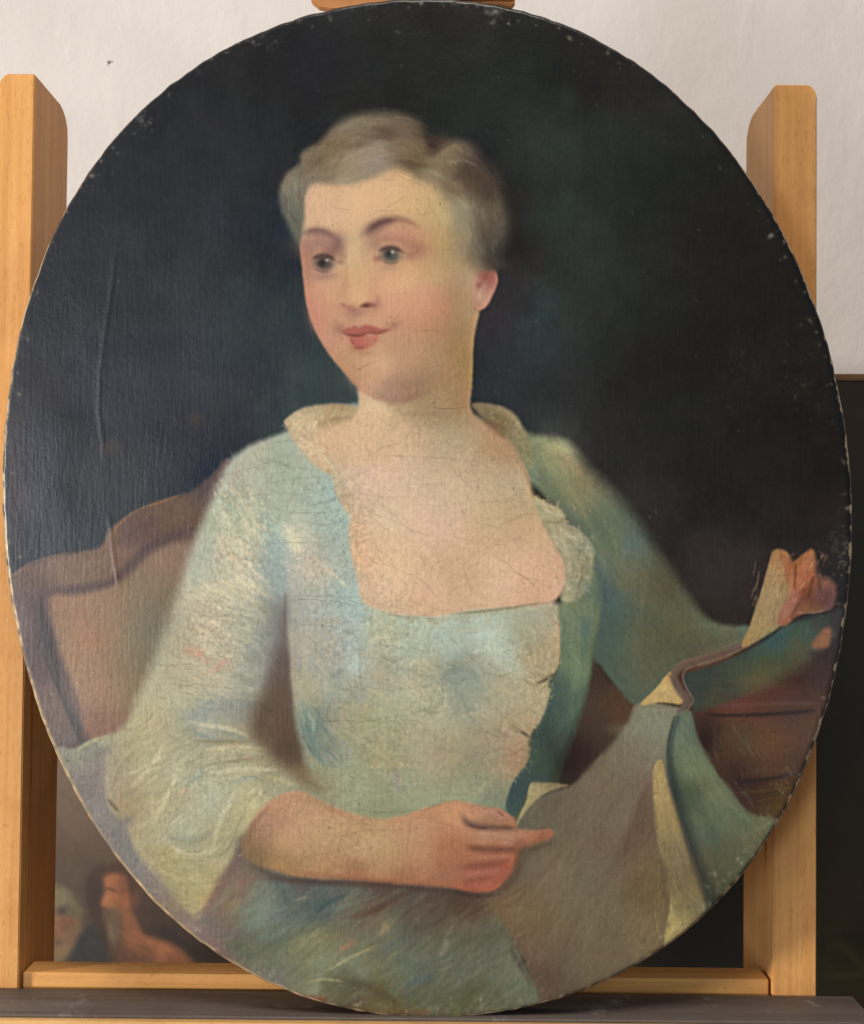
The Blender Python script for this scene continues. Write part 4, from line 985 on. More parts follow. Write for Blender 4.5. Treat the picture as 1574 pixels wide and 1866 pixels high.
    C.stroke([(975, 1250, 8), (960, 1242, 8), (950, 1236, 4)], 7, (150, 142, 116), .5)
    C.stroke([(998, 1250, 8), (1000, 1265, 9), (990, 1300, 9), (976, 1328, 7)], 8, (200, 190, 156), .6, dry=.3)
    C.stroke([(944, 1330, 4), (960, 1340, 8), (975, 1350, 6)], 7, (86, 86, 74), .9)
    C.stroke([(930, 1320, 12), (945, 1332, 10)], 10, (150, 132, 102), .6)
    C.stroke([(964, 1352, 6), (965, 1375, 8), (958, 1392, 7), (940, 1425, 6)], 7, (192, 164, 132), .6, dry=.3)
    # --- green lining of the gown, right of the bodice
    C.shape([(1022, 1098, 6), (1080, 1040, 8), (1084, 1100, 6), (1078, 1180, 6), (1074, 1236, 7), (1056, 1292, 9), (1036, 1345, 10), (1012, 1400, 9), (992, 1432, 5),
             (966, 1426, 3), (956, 1452, 3), (944, 1482, 3), (926, 1486, 4), (922, 1464, 3), (936, 1424, 3), (962, 1390, 2.5), (972, 1345, 2.5), (990, 1310, 2.5),
             (1004, 1262, 2.5), (1004, 1246, 2.5), (1021, 1208, 2.5), (1020, 1150, 2.5)],
            [(1050, 1100, 130, 140, 105), (1040, 1150, 118, 136, 110), (1062, 1150, 84, 118, 112), (1028, 1160, 92, 118, 104), (1040, 1210, 104, 130, 110),
             (1062, 1220, 100, 126, 106), (1018, 1250, 66, 98, 100), (1010, 1290, 58, 92, 96), (1035, 1290, 84, 112, 100), (1000, 1345, 62, 92, 88),
             (1020, 1340, 76, 104, 90), (985, 1390, 68, 100, 88), (965, 1420, 58, 90, 88), (940, 1455, 46, 78, 86), (932, 1478, 64, 96, 84)], 5, tex=.12, ang=85)
    C.stroke([(1064, 1120, 14), (1066, 1160, 16), (1060, 1200, 12)], 14, (66, 108, 112), .5, dry=.3)
    C.stroke([(1028, 1120, 8), (1030, 1165, 10), (1034, 1200, 8)], 9, (84, 112, 98), .55)
    C.stroke([(1045, 1190, 20), (1050, 1230, 24), (1040, 1270, 16)], 20, (118, 142, 118), .5, dry=.4)
    C.stroke([(1008, 1250, 12), (1002, 1300, 16), (985, 1350, 14)], 14, (50, 86, 94), .5)
    # --- neck and chest
    C.shape([(652, 700, 4), (649, 745, 5), (600, 762, 10), (556, 785, 14), (562, 812, 12), (598, 840, 9), (622, 880, 7), (637, 930, 6), (638, 1000, 5), (650, 1050, 5),
             (662, 1098, 5), (716, 1118, 5), (790, 1124, 5), (860, 1112, 4), (940, 1106, 4), (1004, 1098, 4), (1030, 1068, 5), (1034, 1030, 5), (1012, 990, 6),
             (988, 940, 6), (972, 900, 6), (948, 830, 6), (925, 790, 8), (885, 768, 8), (858, 745, 4), (860, 700, 3), (863, 620, 3), (868, 540), (760, 560), (660, 640)],
            [(680, 760, 212, 181, 141), (720, 800, 213, 181, 146), (655, 800, 213, 179, 144), (600, 790, 200, 171, 136), (690, 738, 204, 174, 136),
             (760, 745, 176, 151, 120), (800, 770, 174, 154, 118), (842, 745, 166, 141, 107), (800, 805, 192, 167, 133), (850, 680, 164, 141, 100),
             (820, 650, 174, 145, 112), (880, 790, 190, 158, 124), (922, 830, 180, 152, 120), (900, 870, 202, 177, 142), (955, 900, 192, 165, 132),
             (750, 860, 214, 184, 152), (680, 880, 214, 182, 149), (820, 880, 211, 182, 148), (700, 960, 215, 183, 150), (800, 960, 210, 179, 146),
             (900, 950, 209, 176, 142), (962, 970, 205, 172, 138), (720, 1040, 217, 184, 147), (805, 1040, 202, 169, 136), (860, 1030, 206, 173, 141),
             (930, 1030, 217, 180, 150), (992, 1040, 216, 179, 150), (950, 1080, 213, 173, 144), (760, 1090, 212, 175, 141), (690, 1090, 206, 174, 140),
             (650, 980, 208, 177, 141), (605, 825, 198, 171, 136), (880, 1000, 207, 172, 138)], 5, tex=.035, ang=60, s=34, tlen=20, twid=3)
    C.stroke([(700, 735, 16), (745, 755, 18), (800, 755, 20), (840, 770, 14)], 18, (166, 142, 112), .5)
    C.stroke([(795, 980, 20), (812, 1040, 26), (835, 1085, 20)], 22, (192, 158, 126), .45)
    C.stroke([(662, 900, 6), (650, 960, 8), (650, 1010, 6)], 7, (182, 150, 118), .4)
    C.blob(735, 1030, 30, 40, (222, 190, 146), .4); C.blob(945, 1020, 50, 28, (222, 184, 150), .4)
    C.stroke([(856, 560, 10), (858, 640, 10), (853, 715, 9)], 9, (172, 146, 96), .5)
    C.stroke([(848, 650, 12), (845, 720, 12), (850, 750, 8)], 11, (178, 136, 100), .35)
    # collar and lace
    C.stroke([(884, 764, 14), (905, 782, 22), (925, 798, 12)], 18, (134, 106, 80), .75)
    C.stroke([(935, 805, 14), (950, 840, 16), (965, 880, 12)], 14, (172, 140, 110), .6, dry=.3)
    C.shape([(860, 738, 4), (885, 735, 4), (912, 740, 4), (936, 752, 5), (952, 776, 5), (968, 806, 6), (975, 840, 6), (960, 850, 6), (940, 815, 6), (915, 790, 7), (885, 765, 7)],
            [(890, 745, 132, 122, 94), (920, 755, 140, 132, 102), (940, 780, 148, 140, 112), (955, 810, 140, 140, 112), (960, 835, 128, 132, 106), (905, 775, 122, 104, 78)], 5, tex=.2, ang=50, tlen=12, twid=4, s=14)
    C.shape([(519, 766, 3), (540, 750, 4), (562, 741, 4), (600, 735, 4), (636, 737, 4), (652, 745, 5), (640, 762, 8), (604, 776, 10), (580, 795, 10), (588, 825, 9), (612, 850, 8), (630, 880, 7), (642, 918, 6), (636, 936, 6),
             (614, 906, 5), (606, 872, 6), (584, 855, 6), (556, 830, 7), (536, 804, 7), (522, 778, 5)],
            [(530, 765, 184, 172, 132), (570, 752, 178, 166, 126), (620, 746, 168, 150, 112), (600, 765, 170, 146, 112), (550, 785, 190, 176, 138), (575, 820, 190, 174, 138), (610, 865, 192, 172, 136), (630, 910, 196, 172, 136)], 5, tex=.2, ang=55, tlen=12, twid=4, s=14)
    C.stroke([(575, 778, 8), (600, 766, 10), (640, 758, 8)], 9, (150, 122, 92), .5, dry=.3)
    C.stroke([(560, 800, 8), (585, 830, 12), (612, 860, 12), (632, 905, 8)], 11, (212, 194, 156), .6, dry=.6)
    C.stroke([(568, 790, 8), (575, 772, 9), (578, 765, 5)], 8, (212, 198, 158), .6, dry=.5)
    C.stroke([(640, 890, 8), (632, 905, 10), (622, 880, 8)], 9, (170, 132, 102), .4, dry=.5)
    C.stroke([(640, 960, 10), (648, 1010, 10), (658, 1060, 9)], 10, (206, 186, 150), .6, dry=.5)
    hatch(50, (540, 760, 600, 840), 55, 12, 4, [(214, 200, 162), (180, 156, 118), (206, 190, 154)], .55)
    C.shape([(972, 905, 4), (1000, 918, 4), (1022, 928, 4), (1036, 955, 4), (1062, 972, 4), (1080, 995, 5), (1080, 1030, 5), (1074, 1070, 6), (1040, 1096, 5), (1022, 1092, 5),
             (1030, 1060, 5), (1026, 1020, 5), (1005, 985, 5), (985, 945, 5)],
            [(1000, 930, 172, 166, 134), (1020, 945, 178, 174, 142), (1010, 960, 160, 148, 116), (1040, 985, 178, 174, 144), (1065, 1000, 142, 150, 132),
             (1035, 1020, 184, 178, 148), (1050, 1050, 178, 176, 154), (1035, 1080, 176, 172, 140), (1068, 1050, 140, 146, 118)], 4, tex=.2, ang=40, tlen=12, twid=4)
    for pts in ([(985, 915), (1005, 935), (1030, 940)], [(1015, 960), (1035, 975), (1055, 985)], [(1030, 1000), (1038, 1025), (1040, 1045)],
                [(1048, 1020), (1056, 1040), (1050, 1065)], [(1022, 975), (1030, 995), (1032, 1015)]):
        C.stroke(pts, 9, (198, 192, 164), .8, dry=.5)
    for pts in ([(990, 950), (1015, 952), (1035, 950)], [(1050, 1000), (1065, 1010), (1072, 1025)], [(1062, 1030), (1060, 1050), (1052, 1075)]):
        C.stroke(pts, 6, (120, 116, 92), .55, dry=.4)
    hatch(40, (985, 915, 1075, 1085), 50, 14, 4, [(204, 198, 170), (140, 138, 112), (188, 184, 156)], .6)
    def lace(path, n, amp, size, cols, op):
        P = spline(path, False, 12)
        for _ in range(n):
            q = P[rng.randint(len(P))]
            x, y = q[0] + rng.normal(0, amp), q[1] + rng.normal(0, amp)
            a = rng.uniform(0, math.pi); l = size * rng.uniform(.3, .8)
            C.stroke([(x - l * math.cos(a), y - l * math.sin(a)), (x + 1, y), (x + l * math.cos(a + .5), y + l * math.sin(a + .5))], rng.uniform(3, 7), np.array(cols[rng.randint(len(cols))]) + rng.uniform(-8, 8), op * rng.uniform(.4, 1.1), dry=.3, n=3)
    lc = [(222, 208, 170), (206, 190, 152), (166, 140, 104), (214, 200, 164)]
    lace([(526, 770), (550, 790), (572, 820), (600, 848), (622, 880), (636, 930)], 90, 6, 6, lc, .4)
    lace([(545, 768), (570, 758), (605, 754), (635, 756)], 40, 4, 5, lc, .35)
    lace([(636, 930), (642, 990), (652, 1050), (664, 1100)], 60, 5, 5, [(212, 192, 156), (196, 170, 132), (180, 176, 150)], .5)
    lace([(975, 908), (1005, 925), (1030, 945), (1060, 980), (1072, 1010), (1060, 1050), (1036, 1090)], 110, 7, 6, [(214, 206, 176), (196, 188, 156), (132, 128, 100), (206, 198, 168)], .5)
    lace([(885, 752), (908, 760), (934, 782), (950, 812), (960, 840)], 40, 4, 5, [(166, 156, 126), (118, 106, 82), (176, 168, 140)], .5)
    lace([(664, 1112), (720, 1124), (790, 1132), (860, 1122), (940, 1110), (1008, 1102)], 110, 4, 6, [(196, 192, 162), (150, 142, 110), (206, 196, 164), (186, 160, 126)], .55)
    lace([(1016, 1125), (1016, 1200), (996, 1250), (1000, 1268), (982, 1312), (962, 1350), (962, 1385), (940, 1425)], 90, 5, 6, [(200, 186, 150), (168, 150, 114), (190, 168, 132)], .45)
    # neckline trimming
    C.stroke([(664, 1108, 8), (700, 1122, 9), (760, 1132, 9), (820, 1128, 9), (880, 1120, 9), (940, 1112, 9), (1008, 1104, 8)], 9, (176, 178, 150), .7, dry=.6)
    C.stroke([(820, 1120, 4), (880, 1114, 7), (930, 1108, 7), (965, 1102, 4), (1000, 1098, 4)], 6, (128, 118, 90), .8, dry=.4)
    C.stroke([(700, 1118, 3), (750, 1126, 4), (800, 1128, 4)], 4, (150, 132, 100), .6, dry=.5)
    C.stroke([(960, 1112, 6), (985, 1108, 7), (1010, 1102, 5)], 6, (194, 192, 166), .7, dry=.4)
    C.stroke([(668, 1118, 5), (690, 1126, 6)], 5, (204, 180, 150), .5, dry=.5)
    # --- face
    C.shape([(556, 330, 8), (549, 390, 4), (546, 440, 3.5), (552, 500, 3), (559, 555, 3), (572, 598, 3), (596, 640, 3), (624, 676, 3), (654, 708, 3.5), (688, 730, 7),
             (728, 737, 9), (770, 724, 14), (820, 700, 20), (846, 650, 14), (862, 600, 4), (868, 540, 5), (880, 470, 12), (860, 380), (800, 310), (700, 290), (600, 310)],
            [(650, 370, 217, 182, 138), (700, 345, 213, 180, 138), (755, 370, 208, 177, 132), (595, 365, 213, 174, 131), (600, 400, 213, 175, 135),
             (570, 395, 206, 166, 124), (800, 400, 188, 166, 122), (820, 460, 170, 152, 115), (845, 430, 150, 143, 112), (655, 440, 207, 176, 136),
             (640, 495, 206, 171, 132), (648, 535, 215, 176, 137), (622, 535, 208, 162, 130), (600, 520, 206, 163, 131), (575, 540, 200, 144, 119),
             (580, 580, 197, 140, 117), (602, 610, 200, 153, 127), (700, 520, 211, 165, 131), (740, 500, 213, 170, 129), (790, 500, 188, 159, 116),
             (765, 545, 200, 151, 114), (800, 565, 188, 142, 106), (780, 595, 186, 142, 108), (720, 565, 205, 156, 124), (832, 540, 176, 147, 111),
             (842, 600, 168, 139, 102), (800, 640, 176, 145, 112), (740, 640, 192, 155, 122), (700, 665, 209, 168, 132), (655, 655, 204, 165, 131),
             (680, 692, 200, 155, 122), (725, 708, 170, 134, 112), (775, 690, 166, 139, 108), (705, 724, 160, 127, 103), (640, 680, 192, 152, 114),
             (556, 470, 190, 141, 113), (562, 520, 199, 150, 120), (610, 575, 202, 156, 128), (690, 580, 204, 158, 128), (770, 460, 186, 146, 116),
             (770, 425, 194, 160, 124), (800, 440, 180, 156, 118), (740, 600, 196, 148, 120)], 4, tex=.025, s=22, warp=6)
    # modelling: brow ridges, sockets
    C.blob(584, 443, 40, 19, (158, 120, 106), .9, -5)
    C.blob(562, 458, 14, 20, (160, 116, 98), .75)
    C.blob(583, 452, 17, 5, (178, 136, 114), .6, -5)
    C.blob(613, 447, 12, 22, (124, 92, 86), .8, 24)
    C.blob(602, 458, 16, 8, (130, 94, 84), .6, 25)
    C.stroke([(606, 430, 16), (620, 450, 20), (627, 475, 16)], 18, (138, 102, 92), .5)
    C.blob(590, 503, 26, 9, (156, 122, 112), .75, -4)
    C.blob(566, 490, 9, 12, (166, 124, 106), .6)
    C.blob(629, 515, 7, 28, (188, 148, 120), .5)
    C.blob(725, 430, 48, 18, (186, 138, 116), .9, 4)
    C.blob(740, 419, 36, 10, (194, 146, 122), .6, 6)
    C.blob(684, 442, 20, 18, (162, 118, 104), .8)
    C.blob(668, 452, 12, 26, (184, 148, 120), .55)
    C.blob(716, 436, 36, 5, (168, 120, 102), .55, 4)
    C.blob(714, 443, 22, 4, (190, 144, 118), .55, 3)
    C.blob(757, 450, 26, 13, (160, 114, 98), .75, 12)
    C.blob(748, 467, 24, 8, (162, 116, 100), .55, -10)
    C.blob(708, 487, 28, 8, (178, 140, 116), .65, -4)
    C.blob(686, 471, 8, 7, (156, 100, 86), .7)
    # eyes
    C.blob(573, 480, 6, 6, (128, 112, 96), .6)
    C.blob(609, 481, 6, 7, (158, 144, 120), .75)
    C.blob(590, 479, 17, 14.5, (76, 72, 68), .95, 0, 1.9)
    C.blob(587, 479, 7.5, 7.5, (46, 42, 42), .85, 0, 1.6)
    C.blob(599, 484, 6, 6, (84, 82, 74), .6)
    C.stroke([(568, 473, 5), (578, 467, 10), (590, 465, 13), (602, 468, 10), (612, 475, 5)], 10, (72, 56, 51), .85)
    C.stroke([(572, 489, 3), (585, 494, 4), (598, 493, 3)], 3, (78, 70, 66), .6)
    C.blob(620, 477, 8, 5, (142, 98, 90), .6, 20)
    C.blob(596, 473.5, 3.4, 2.4, (196, 196, 200), .95)
    C.blob(731, 468, 6, 6, (160, 140, 114), .75)
    C.blob(693, 470, 5, 6, (140, 108, 92), .8)
    C.blob(711, 464.5, 17.5, 14, (80, 82, 76), .95, 0, 1.9)
    C.blob(708, 462, 7, 7, (50, 48, 46), .85, 0, 1.6)
    C.blob(718, 469, 7, 6, (90, 92, 84), .65)
    C.stroke([(690, 459, 5), (699, 453, 10), (711, 451, 13), (723, 453, 11), (736, 461, 6)], 11, (74, 58, 53), .85)
    C.stroke([(730, 456, 8), (745, 463, 10), (762, 461, 8)], 9, (140, 100, 88), .3)
    
    C.stroke([(696, 474, 3), (710, 479, 4), (726, 477, 3)], 3, (84, 76, 70), .55)
    C.blob(715.5, 458.5, 2.8, 2.8, (226, 226, 214), 1.)
    # eyebrows
    C.stroke([(552, 425, 14), (572, 421, 21), (592, 423, 22), (614, 432, 14)], 20, (118, 88, 80), .8)
    C.stroke([(560, 420, 6), (580, 418, 8), (598, 423, 6)], 7, (108, 78, 72), .5, dry=.3)
    C.stroke([(660, 427, 18), (679, 415, 30), (700, 404, 28), (722, 399, 20), (743, 403, 14), (767, 415, 9)], 22, (98, 72, 72), .85, col2=(164, 120, 98))
    C.stroke([(674, 415, 13), (696, 404, 15), (718, 400, 10)], 12, (82, 58, 60), .65)
    # nose
    C.stroke([(648, 440, 14), (645, 490, 14), (650, 530, 18)], 15, (214, 180, 144), .3)
    C.blob(655, 538, 16, 12, (222, 182, 146), .6)
    C.blob(678, 540, 10, 9, (206, 156, 128), .6)
    C.stroke([(686, 538, 4), (689, 549, 6), (684, 559, 5)], 5, (166, 112, 94), .7)
    C.stroke([(654, 560, 6), (666, 555, 12), (678, 555, 11), (686, 558, 6)], 10, (116, 70, 62), .85)
    C.blob(688, 548, 8, 12, (176, 128, 108), .6)
    C.blob(668, 557, 8, 3.6, (72, 38, 36), .8, -4)
    C.stroke([(620, 552, 6), (629, 557, 10), (642, 563, 11), (655, 565, 8)], 9, (160, 108, 96), .75)
    C.blob(640, 557, 10, 4, (206, 150, 128), .6)
    C.blob(646, 572, 18, 9, (162, 122, 110), .7, 10)
    C.blob(640, 582, 9, 7, (172, 132, 110), .45)
    C.blob(662, 583, 9, 8, (214, 170, 140), .5)
    # mouth
    C.blob(618, 598, 13, 10, (156, 116, 98), .75)
    C.blob(717, 593, 18, 8, (158, 116, 98), .6, -22)
    C.shape([(622, 602), (636, 597), (647, 593), (655, 596), (664, 592), (677, 593), (694, 598), (710, 600), (690, 608), (672, 607), (654, 611), (638, 611)],
            [(640, 604, 172, 102, 92), (658, 603, 180, 106, 95), (690, 603, 164, 98, 88)], 3.5)
    C.shape([(637, 614), (654, 612), (672, 611), (690, 611), (687, 622), (676, 631), (660, 636), (646, 632), (639, 624)],
            [(646, 622, 188, 104, 94), (662, 623, 192, 112, 100), (684, 619, 196, 136, 116)], 4.5)
    C.stroke([(617, 602, 3), (636, 611, 5), (654, 610, 6), (671, 606, 5), (690, 607, 5), (716, 599, 3)], 6, (122, 70, 62), .7)
    C.stroke([(630, 608, 4), (652, 612, 6), (668, 609, 5)], 6, (104, 52, 48), .55)
    C.blob(654, 634, 13, 4, (142, 80, 66), .65, -4)
    C.stroke([(640, 616, 3), (643, 628, 4)], 4, (146, 76, 64), .6)
    for _ in range(34):
        x, y = rng.uniform(634, 692), rng.uniform(597, 634)
        C.stroke([(x, y - 3), (x + rng.uniform(-1, 1), y + 3)], rng.uniform(1.5, 3), [(196, 130, 112), (136, 68, 58), (182, 112, 94)][rng.randint(3)], rng.uniform(.15, .4), n=2)
    C.blob(664, 643, 18, 6, (182, 136, 112), .7)
    C.blob(694, 665, 26, 16, (214, 174, 136), .5)
    C.blob(570, 565, 9, 30, (190, 132, 108), .4, -12)
    C.blob(778, 560, 44, 28, (190, 142, 108), .3)
    C.stroke([(690, 722, 10), (730, 730, 14), (780, 712, 14)], 14, (150, 119, 100), .5)
    C.blob(745, 700, 38, 12, (158, 126, 108), .5, -10)
    C.stroke([(640, 690, 4), (665, 714, 5), (700, 732, 5)], 5, (184, 136, 102), .55)
    C.stroke([(548, 440, 3), (555, 510, 3), (563, 565, 3), (590, 630, 3), (640, 692, 3)], 3, (196, 148, 96), .45)
    # ear
    C.shape([(868, 496, 8), (886, 488, 4), (900, 490, 4), (907, 504, 3), (905, 520, 3), (897, 540, 3), (885, 559, 3), (870, 566, 3), (861, 552, 6), (858, 522, 9)],
            [(895, 500, 156, 100, 88), (900, 522, 168, 116, 100), (882, 548, 186, 142, 120), (868, 530, 186, 142, 118), (866, 556, 180, 132, 108)], 4, s=12)
    C.blob(884, 503, 9, 10, (142, 78, 68), .85); C.blob(873, 519, 6, 8, (130, 76, 66), .75, 30); C.blob(893, 515, 4, 14, (150, 92, 80), .6, 15); C.blob(884, 528, 5, 12, (160, 104, 90), .5, 20)
    C.blob(874, 540, 6, 9, (202, 156, 132), .75, 10); C.stroke([(903, 497, 3), (905, 514, 4), (897, 538, 3)], 3, (188, 136, 116), .55); C.stroke([(862, 560, 4), (870, 566, 4), (880, 562, 3)], 3, (140, 96, 78), .4)
    C.blob(636, 562, 20, 7, (172, 122, 106), .55, 12); C.blob(684, 556, 12, 9, (164, 116, 100), .55); C.blob(664, 566, 18, 6, (170, 122, 106), .5); C.blob(656, 536, 15, 12, (218, 178, 146), .5); C.blob(622, 530, 7, 22, (192, 148, 124), .45, 6); C.blob(700, 545, 12, 16, (204, 158, 130), .4)
    C.blob(578, 578, 18, 34, (204, 144, 124), .45, -14); C.blob(772, 552, 46, 30, (206, 150, 126), .4, -8); C.blob(730, 520, 40, 18, (216, 174, 140), .35, -8)
    C.blob(820, 600, 26, 60, (160, 126, 98), .4); C.blob(560, 480, 7, 40, (172, 126, 104), .5); C.blob(682, 520, 9, 22, (198, 152, 124), .45, 8); C.blob(655, 590, 6, 8, (186, 142, 120), .4)
    C.blob(610, 590, 14, 14, (196, 148, 124), .4); C.blob(712, 625, 24, 12, (196, 154, 124), .4); C.blob(650, 700, 26, 12, (182, 138, 110), .4, 35); C.blob(600, 395, 26, 20, (216, 174, 140), .35); C.blob(690, 365, 50, 24, (216, 178, 138), .35)
    C.blob(590, 468, 17, 4, (78, 60, 54), .5, -2); C.blob(711, 454, 18, 4, (80, 62, 56), .5, 2)
    C.stroke([(574, 490, 4), (590, 496, 5), (606, 492, 4)], 5, (130, 98, 86), .5); C.stroke([(696, 477, 4), (712, 481, 5), (730, 475, 4)], 5, (140, 104, 90), .5)
    C.blur((555, 395, 780, 735), 1.0)
    # --- hair
    C.shape([(546, 442, 8), (528, 415, 9), (514, 380, 9), (511, 345, 8), (522, 316, 8), (546, 300, 7), (551, 277, 8), (580, 258, 10), (606, 232, 12), (640, 211, 12),
             (682, 203, 12), (730, 207, 14), (762, 222, 14), (778, 250, 12), (812, 250, 12), (856, 262, 14), (886, 296, 18), (908, 334, 20), (924, 378, 20), (924, 424, 18),
             (918, 462, 16), (900, 490, 10), (868, 490, 14), (842, 470, 20), (836, 425, 24), (818, 375, 22), (792, 342, 16), (758, 322, 12), (720, 306, 10), (688, 318, 10),
             (650, 334, 10), (610, 337, 10), (572, 336, 8), (558, 352, 6), (555, 385, 6)],
            [(530, 340, 128, 120, 92), (519, 372, 108, 106, 84), (535, 402, 100, 98, 78), (570, 300, 130, 116, 88), (600, 268, 126, 112, 86), (612, 292, 140, 127, 100),
             (650, 290, 152, 142, 120), (692, 282, 162, 150, 128), (630, 320, 158, 147, 120), (580, 325, 132, 120, 92), (682, 218, 122, 108, 82), (640, 240, 130, 118, 92),
             (702, 240, 112, 93, 73), (742, 230, 110, 96, 76), (732, 265, 140, 124, 98), (762, 285, 122, 105, 82), (792, 262, 72, 58, 50), (832, 275, 116, 102, 78),
             (820, 302, 118, 104, 80), (855, 300, 92, 77, 60), (790, 322, 142, 129, 102), (822, 338, 112, 94, 74), (852, 330, 92, 74, 58), (882, 340, 84, 70, 58),
             (842, 375, 138, 128, 102), (872, 400, 116, 106, 86), (902, 400, 92, 82, 68), (890, 440, 90, 86, 72), (850, 425, 146, 140, 116), (862, 462, 118, 110, 90),
             (842, 485, 142, 126, 98), (912, 465, 62, 58, 52)], 10, tex=.10, ang=20, s=16, warp=10, tlen=26, twid=4)
    hl = [(172, 160, 134), (160, 148, 120), (150, 138, 108)]
    hd = [(96, 82, 64), (106, 92, 70), (84, 72, 58)]
    for pts, w, c, o in [
        ([(560, 275), (590, 262), (615, 275)], 9, hd[1], .6), ([(556, 282), (600, 288), (640, 300)], 9, hl[1], .4), ([(600, 300), (650, 278), (700, 262)], 10, hl[0], .5),
        ([(640, 305), (690, 285), (735, 275)], 12, hl[0], .5), ([(690, 262), (740, 262), (770, 275)], 9, hl[1], .45), ([(655, 246), (690, 250), (722, 242)], 10, hd[0], .55),
        ([(680, 256), (712, 262), (748, 268)], 6, hl[1], .5), ([(620, 235), (660, 222), (710, 222)], 12, hl[2], .4), ([(720, 225), (752, 232), (768, 255)], 9, hd[1], .4),
        ([(772, 240), (786, 262), (780, 280)], 14, (56, 46, 42), .6), ([(795, 285), (830, 268), (865, 285)], 12, hl[2], .45), ([(800, 302), (840, 292), (870, 302)], 7, hl[1], .45),
        ([(815, 330), (850, 318), (880, 335)], 14, hd[2], .6), ([(760, 305), (800, 318), (840, 345)], 10, hl[1], .4), ([(720, 290), (760, 300), (790, 300)], 9, hd[0], .35),
        ([(845, 350), (880, 370), (905, 405)], 12, hd[1], .45), ([(820, 350), (850, 380), (865, 415)], 12, hl[1], .35), ([(520, 330), (540, 320), (570, 318)], 10, hl[2], .45),
        ([(515, 355), (525, 385), (545, 410)], 10, hd[2], .35), ([(850, 400), (852, 440), (845, 470)], 16, (156, 150, 126), .4), ([(880, 420), (890, 450), (880, 480)], 12, hd[2], .4),
        ([(590, 330), (630, 325), (670, 310)], 10, (176, 160, 128), .4)]:
        C.stroke(pts, w, c, o, dry=.35)
    for x, y, rx, ry, an, c, o in [(600, 275, 34, 12, -20, (134, 118, 88), .6), (575, 290, 20, 16, -30, (104, 90, 66), .5), (640, 235, 36, 12, -18, (126, 112, 84), .6), (700, 238, 24, 9, 8, (88, 72, 54), .65),
                                   (655, 262, 34, 8, -12, (104, 88, 66), .5), (690, 275, 44, 10, -10, (152, 136, 110), .6), (740, 262, 26, 9, 12, (126, 110, 82), .6), (760, 240, 12, 18, 10, (84, 70, 54), .5),
                                   (790, 262, 13, 17, 30, (54, 46, 40), .75), (835, 276, 30, 10, -12, (118, 102, 76), .6), (800, 300, 30, 8, -6, (128, 112, 84), .5), (760, 300, 30, 8, 10, (92, 78, 58), .5),
                                   (850, 315, 28, 12, 12, (76, 62, 48), .6), (820, 335, 30, 9, 20, (118, 102, 78), .5), (890, 350, 18, 26, -20, (66, 56, 46), .55), (845, 400, 18, 34, -10, (136, 128, 100), .5),
                                   (880, 420, 16, 30, -8, (86, 78, 60), .5), (528, 338, 14, 16, 30, (124, 114, 88), .6), (520, 375, 10, 22, -10, (98, 94, 74), .5), (545, 318, 16, 8, -20, (92, 80, 60), .5), (625, 312, 40, 10, -8, (148, 134, 106), .5)]:
        C.blob(x, y, rx, ry, c, o, an)
    for _ in range(260):
        x = rng.uniform(525, 905); y = rng.uniform(215, 420)
        cx, cy = 705, 400
        a = math.atan2(y - cy, x - cx) + math.pi / 2 + rng.uniform(-.35, .35)
        r = math.hypot((x - cx) / 200, (y - cy) / 190)
        if r < .62 or r > .98:
            continue
        l = rng.uniform(10, 24)
        c = (hl + hd)[rng.randint(6)] if x < 780 else hd[rng.randint(3)]
        C.stroke([(x - l * math.cos(a), y - l * math.sin(a)), (x, y - 3), (x + l * math.cos(a), y + l * math.sin(a))], rng.uniform(2, 4.5), c, rng.uniform(.12, .3), dry=.4, n=3)
    C.stroke([(915, 330, 30), (936, 390, 36), (940, 450, 34), (920, 500, 24)], 30, (40, 36, 34), .55)
    C.blob(898, 478, 26, 12, (76, 66, 56), .7, 10); C.blob(866, 484, 20, 12, (134, 112, 90), .55, 20); C.blob(845, 500, 18, 20, (164, 138, 108), .4); C.blob(838, 440, 20, 40, (158, 148, 118), .35)
    C.blur((505, 195, 935, 330), 1.2)
    # --- the cloth and papers she holds
    C.shape([(1165, 1282, 5), (1242, 1292, 3), (1226, 1312, 3), (1216, 1372, 3), (1224, 1432, 3), (1246, 1502, 3), (1272, 1582, 3), (1294, 1660), (1220, 1760), (1060, 1830),
             (978, 1830, 4), (962, 1772, 5), (940, 1728, 6), (905, 1688, 8), (850, 1650, 10), (860, 1600), (930, 1560), (936, 1512, 3), (950, 1487, 3), (976, 1460, 3),
             (1010, 1442, 4), (1042, 1430, 5), (1076, 1398, 7), (1112, 1358, 8), (1146, 1314, 7)],
            [(1192, 1310, 130, 136, 119), (1150, 1380, 125, 123, 107), (1100, 1430, 122, 114, 98), (1000, 1500, 113, 105, 90), (1050, 1560, 119, 109, 92),
             (960, 1620, 113, 103, 86), (1000, 1700, 109, 99, 82), (1050, 1650, 114, 108, 90), (1150, 1450, 120, 110, 98), (1145, 1545, 107, 91, 77),
             (1185, 1500, 110, 94, 82), (1115, 1580, 118, 112, 97), (1085, 1625, 115, 111, 93), (1170, 1620, 106, 94, 72), (1180, 1700, 113, 101, 81),
             (1090, 1760, 108, 97, 79), (1010, 1800, 98, 86, 75), (1110, 1700, 106, 98, 84), (950, 1570, 112, 100, 84), (900, 1640, 100, 88, 76),
             (1195, 1380, 124, 126, 110), (1130, 1490, 122, 116, 102)], 5, tex=.10, ang=62, tlen=50, twid=5)
    C.stroke([(1192, 1395, 8), (1160, 1450, 22), (1122, 1530, 30), (1085, 1610, 20)], 24, (132, 128, 112), .45, dry=.3)
    C.stroke([(1178, 1430, 12), (1165, 1490, 34), (1150, 1560, 44), (1165, 1640, 34)], 36, (100, 84, 72), .5, dry=.25)
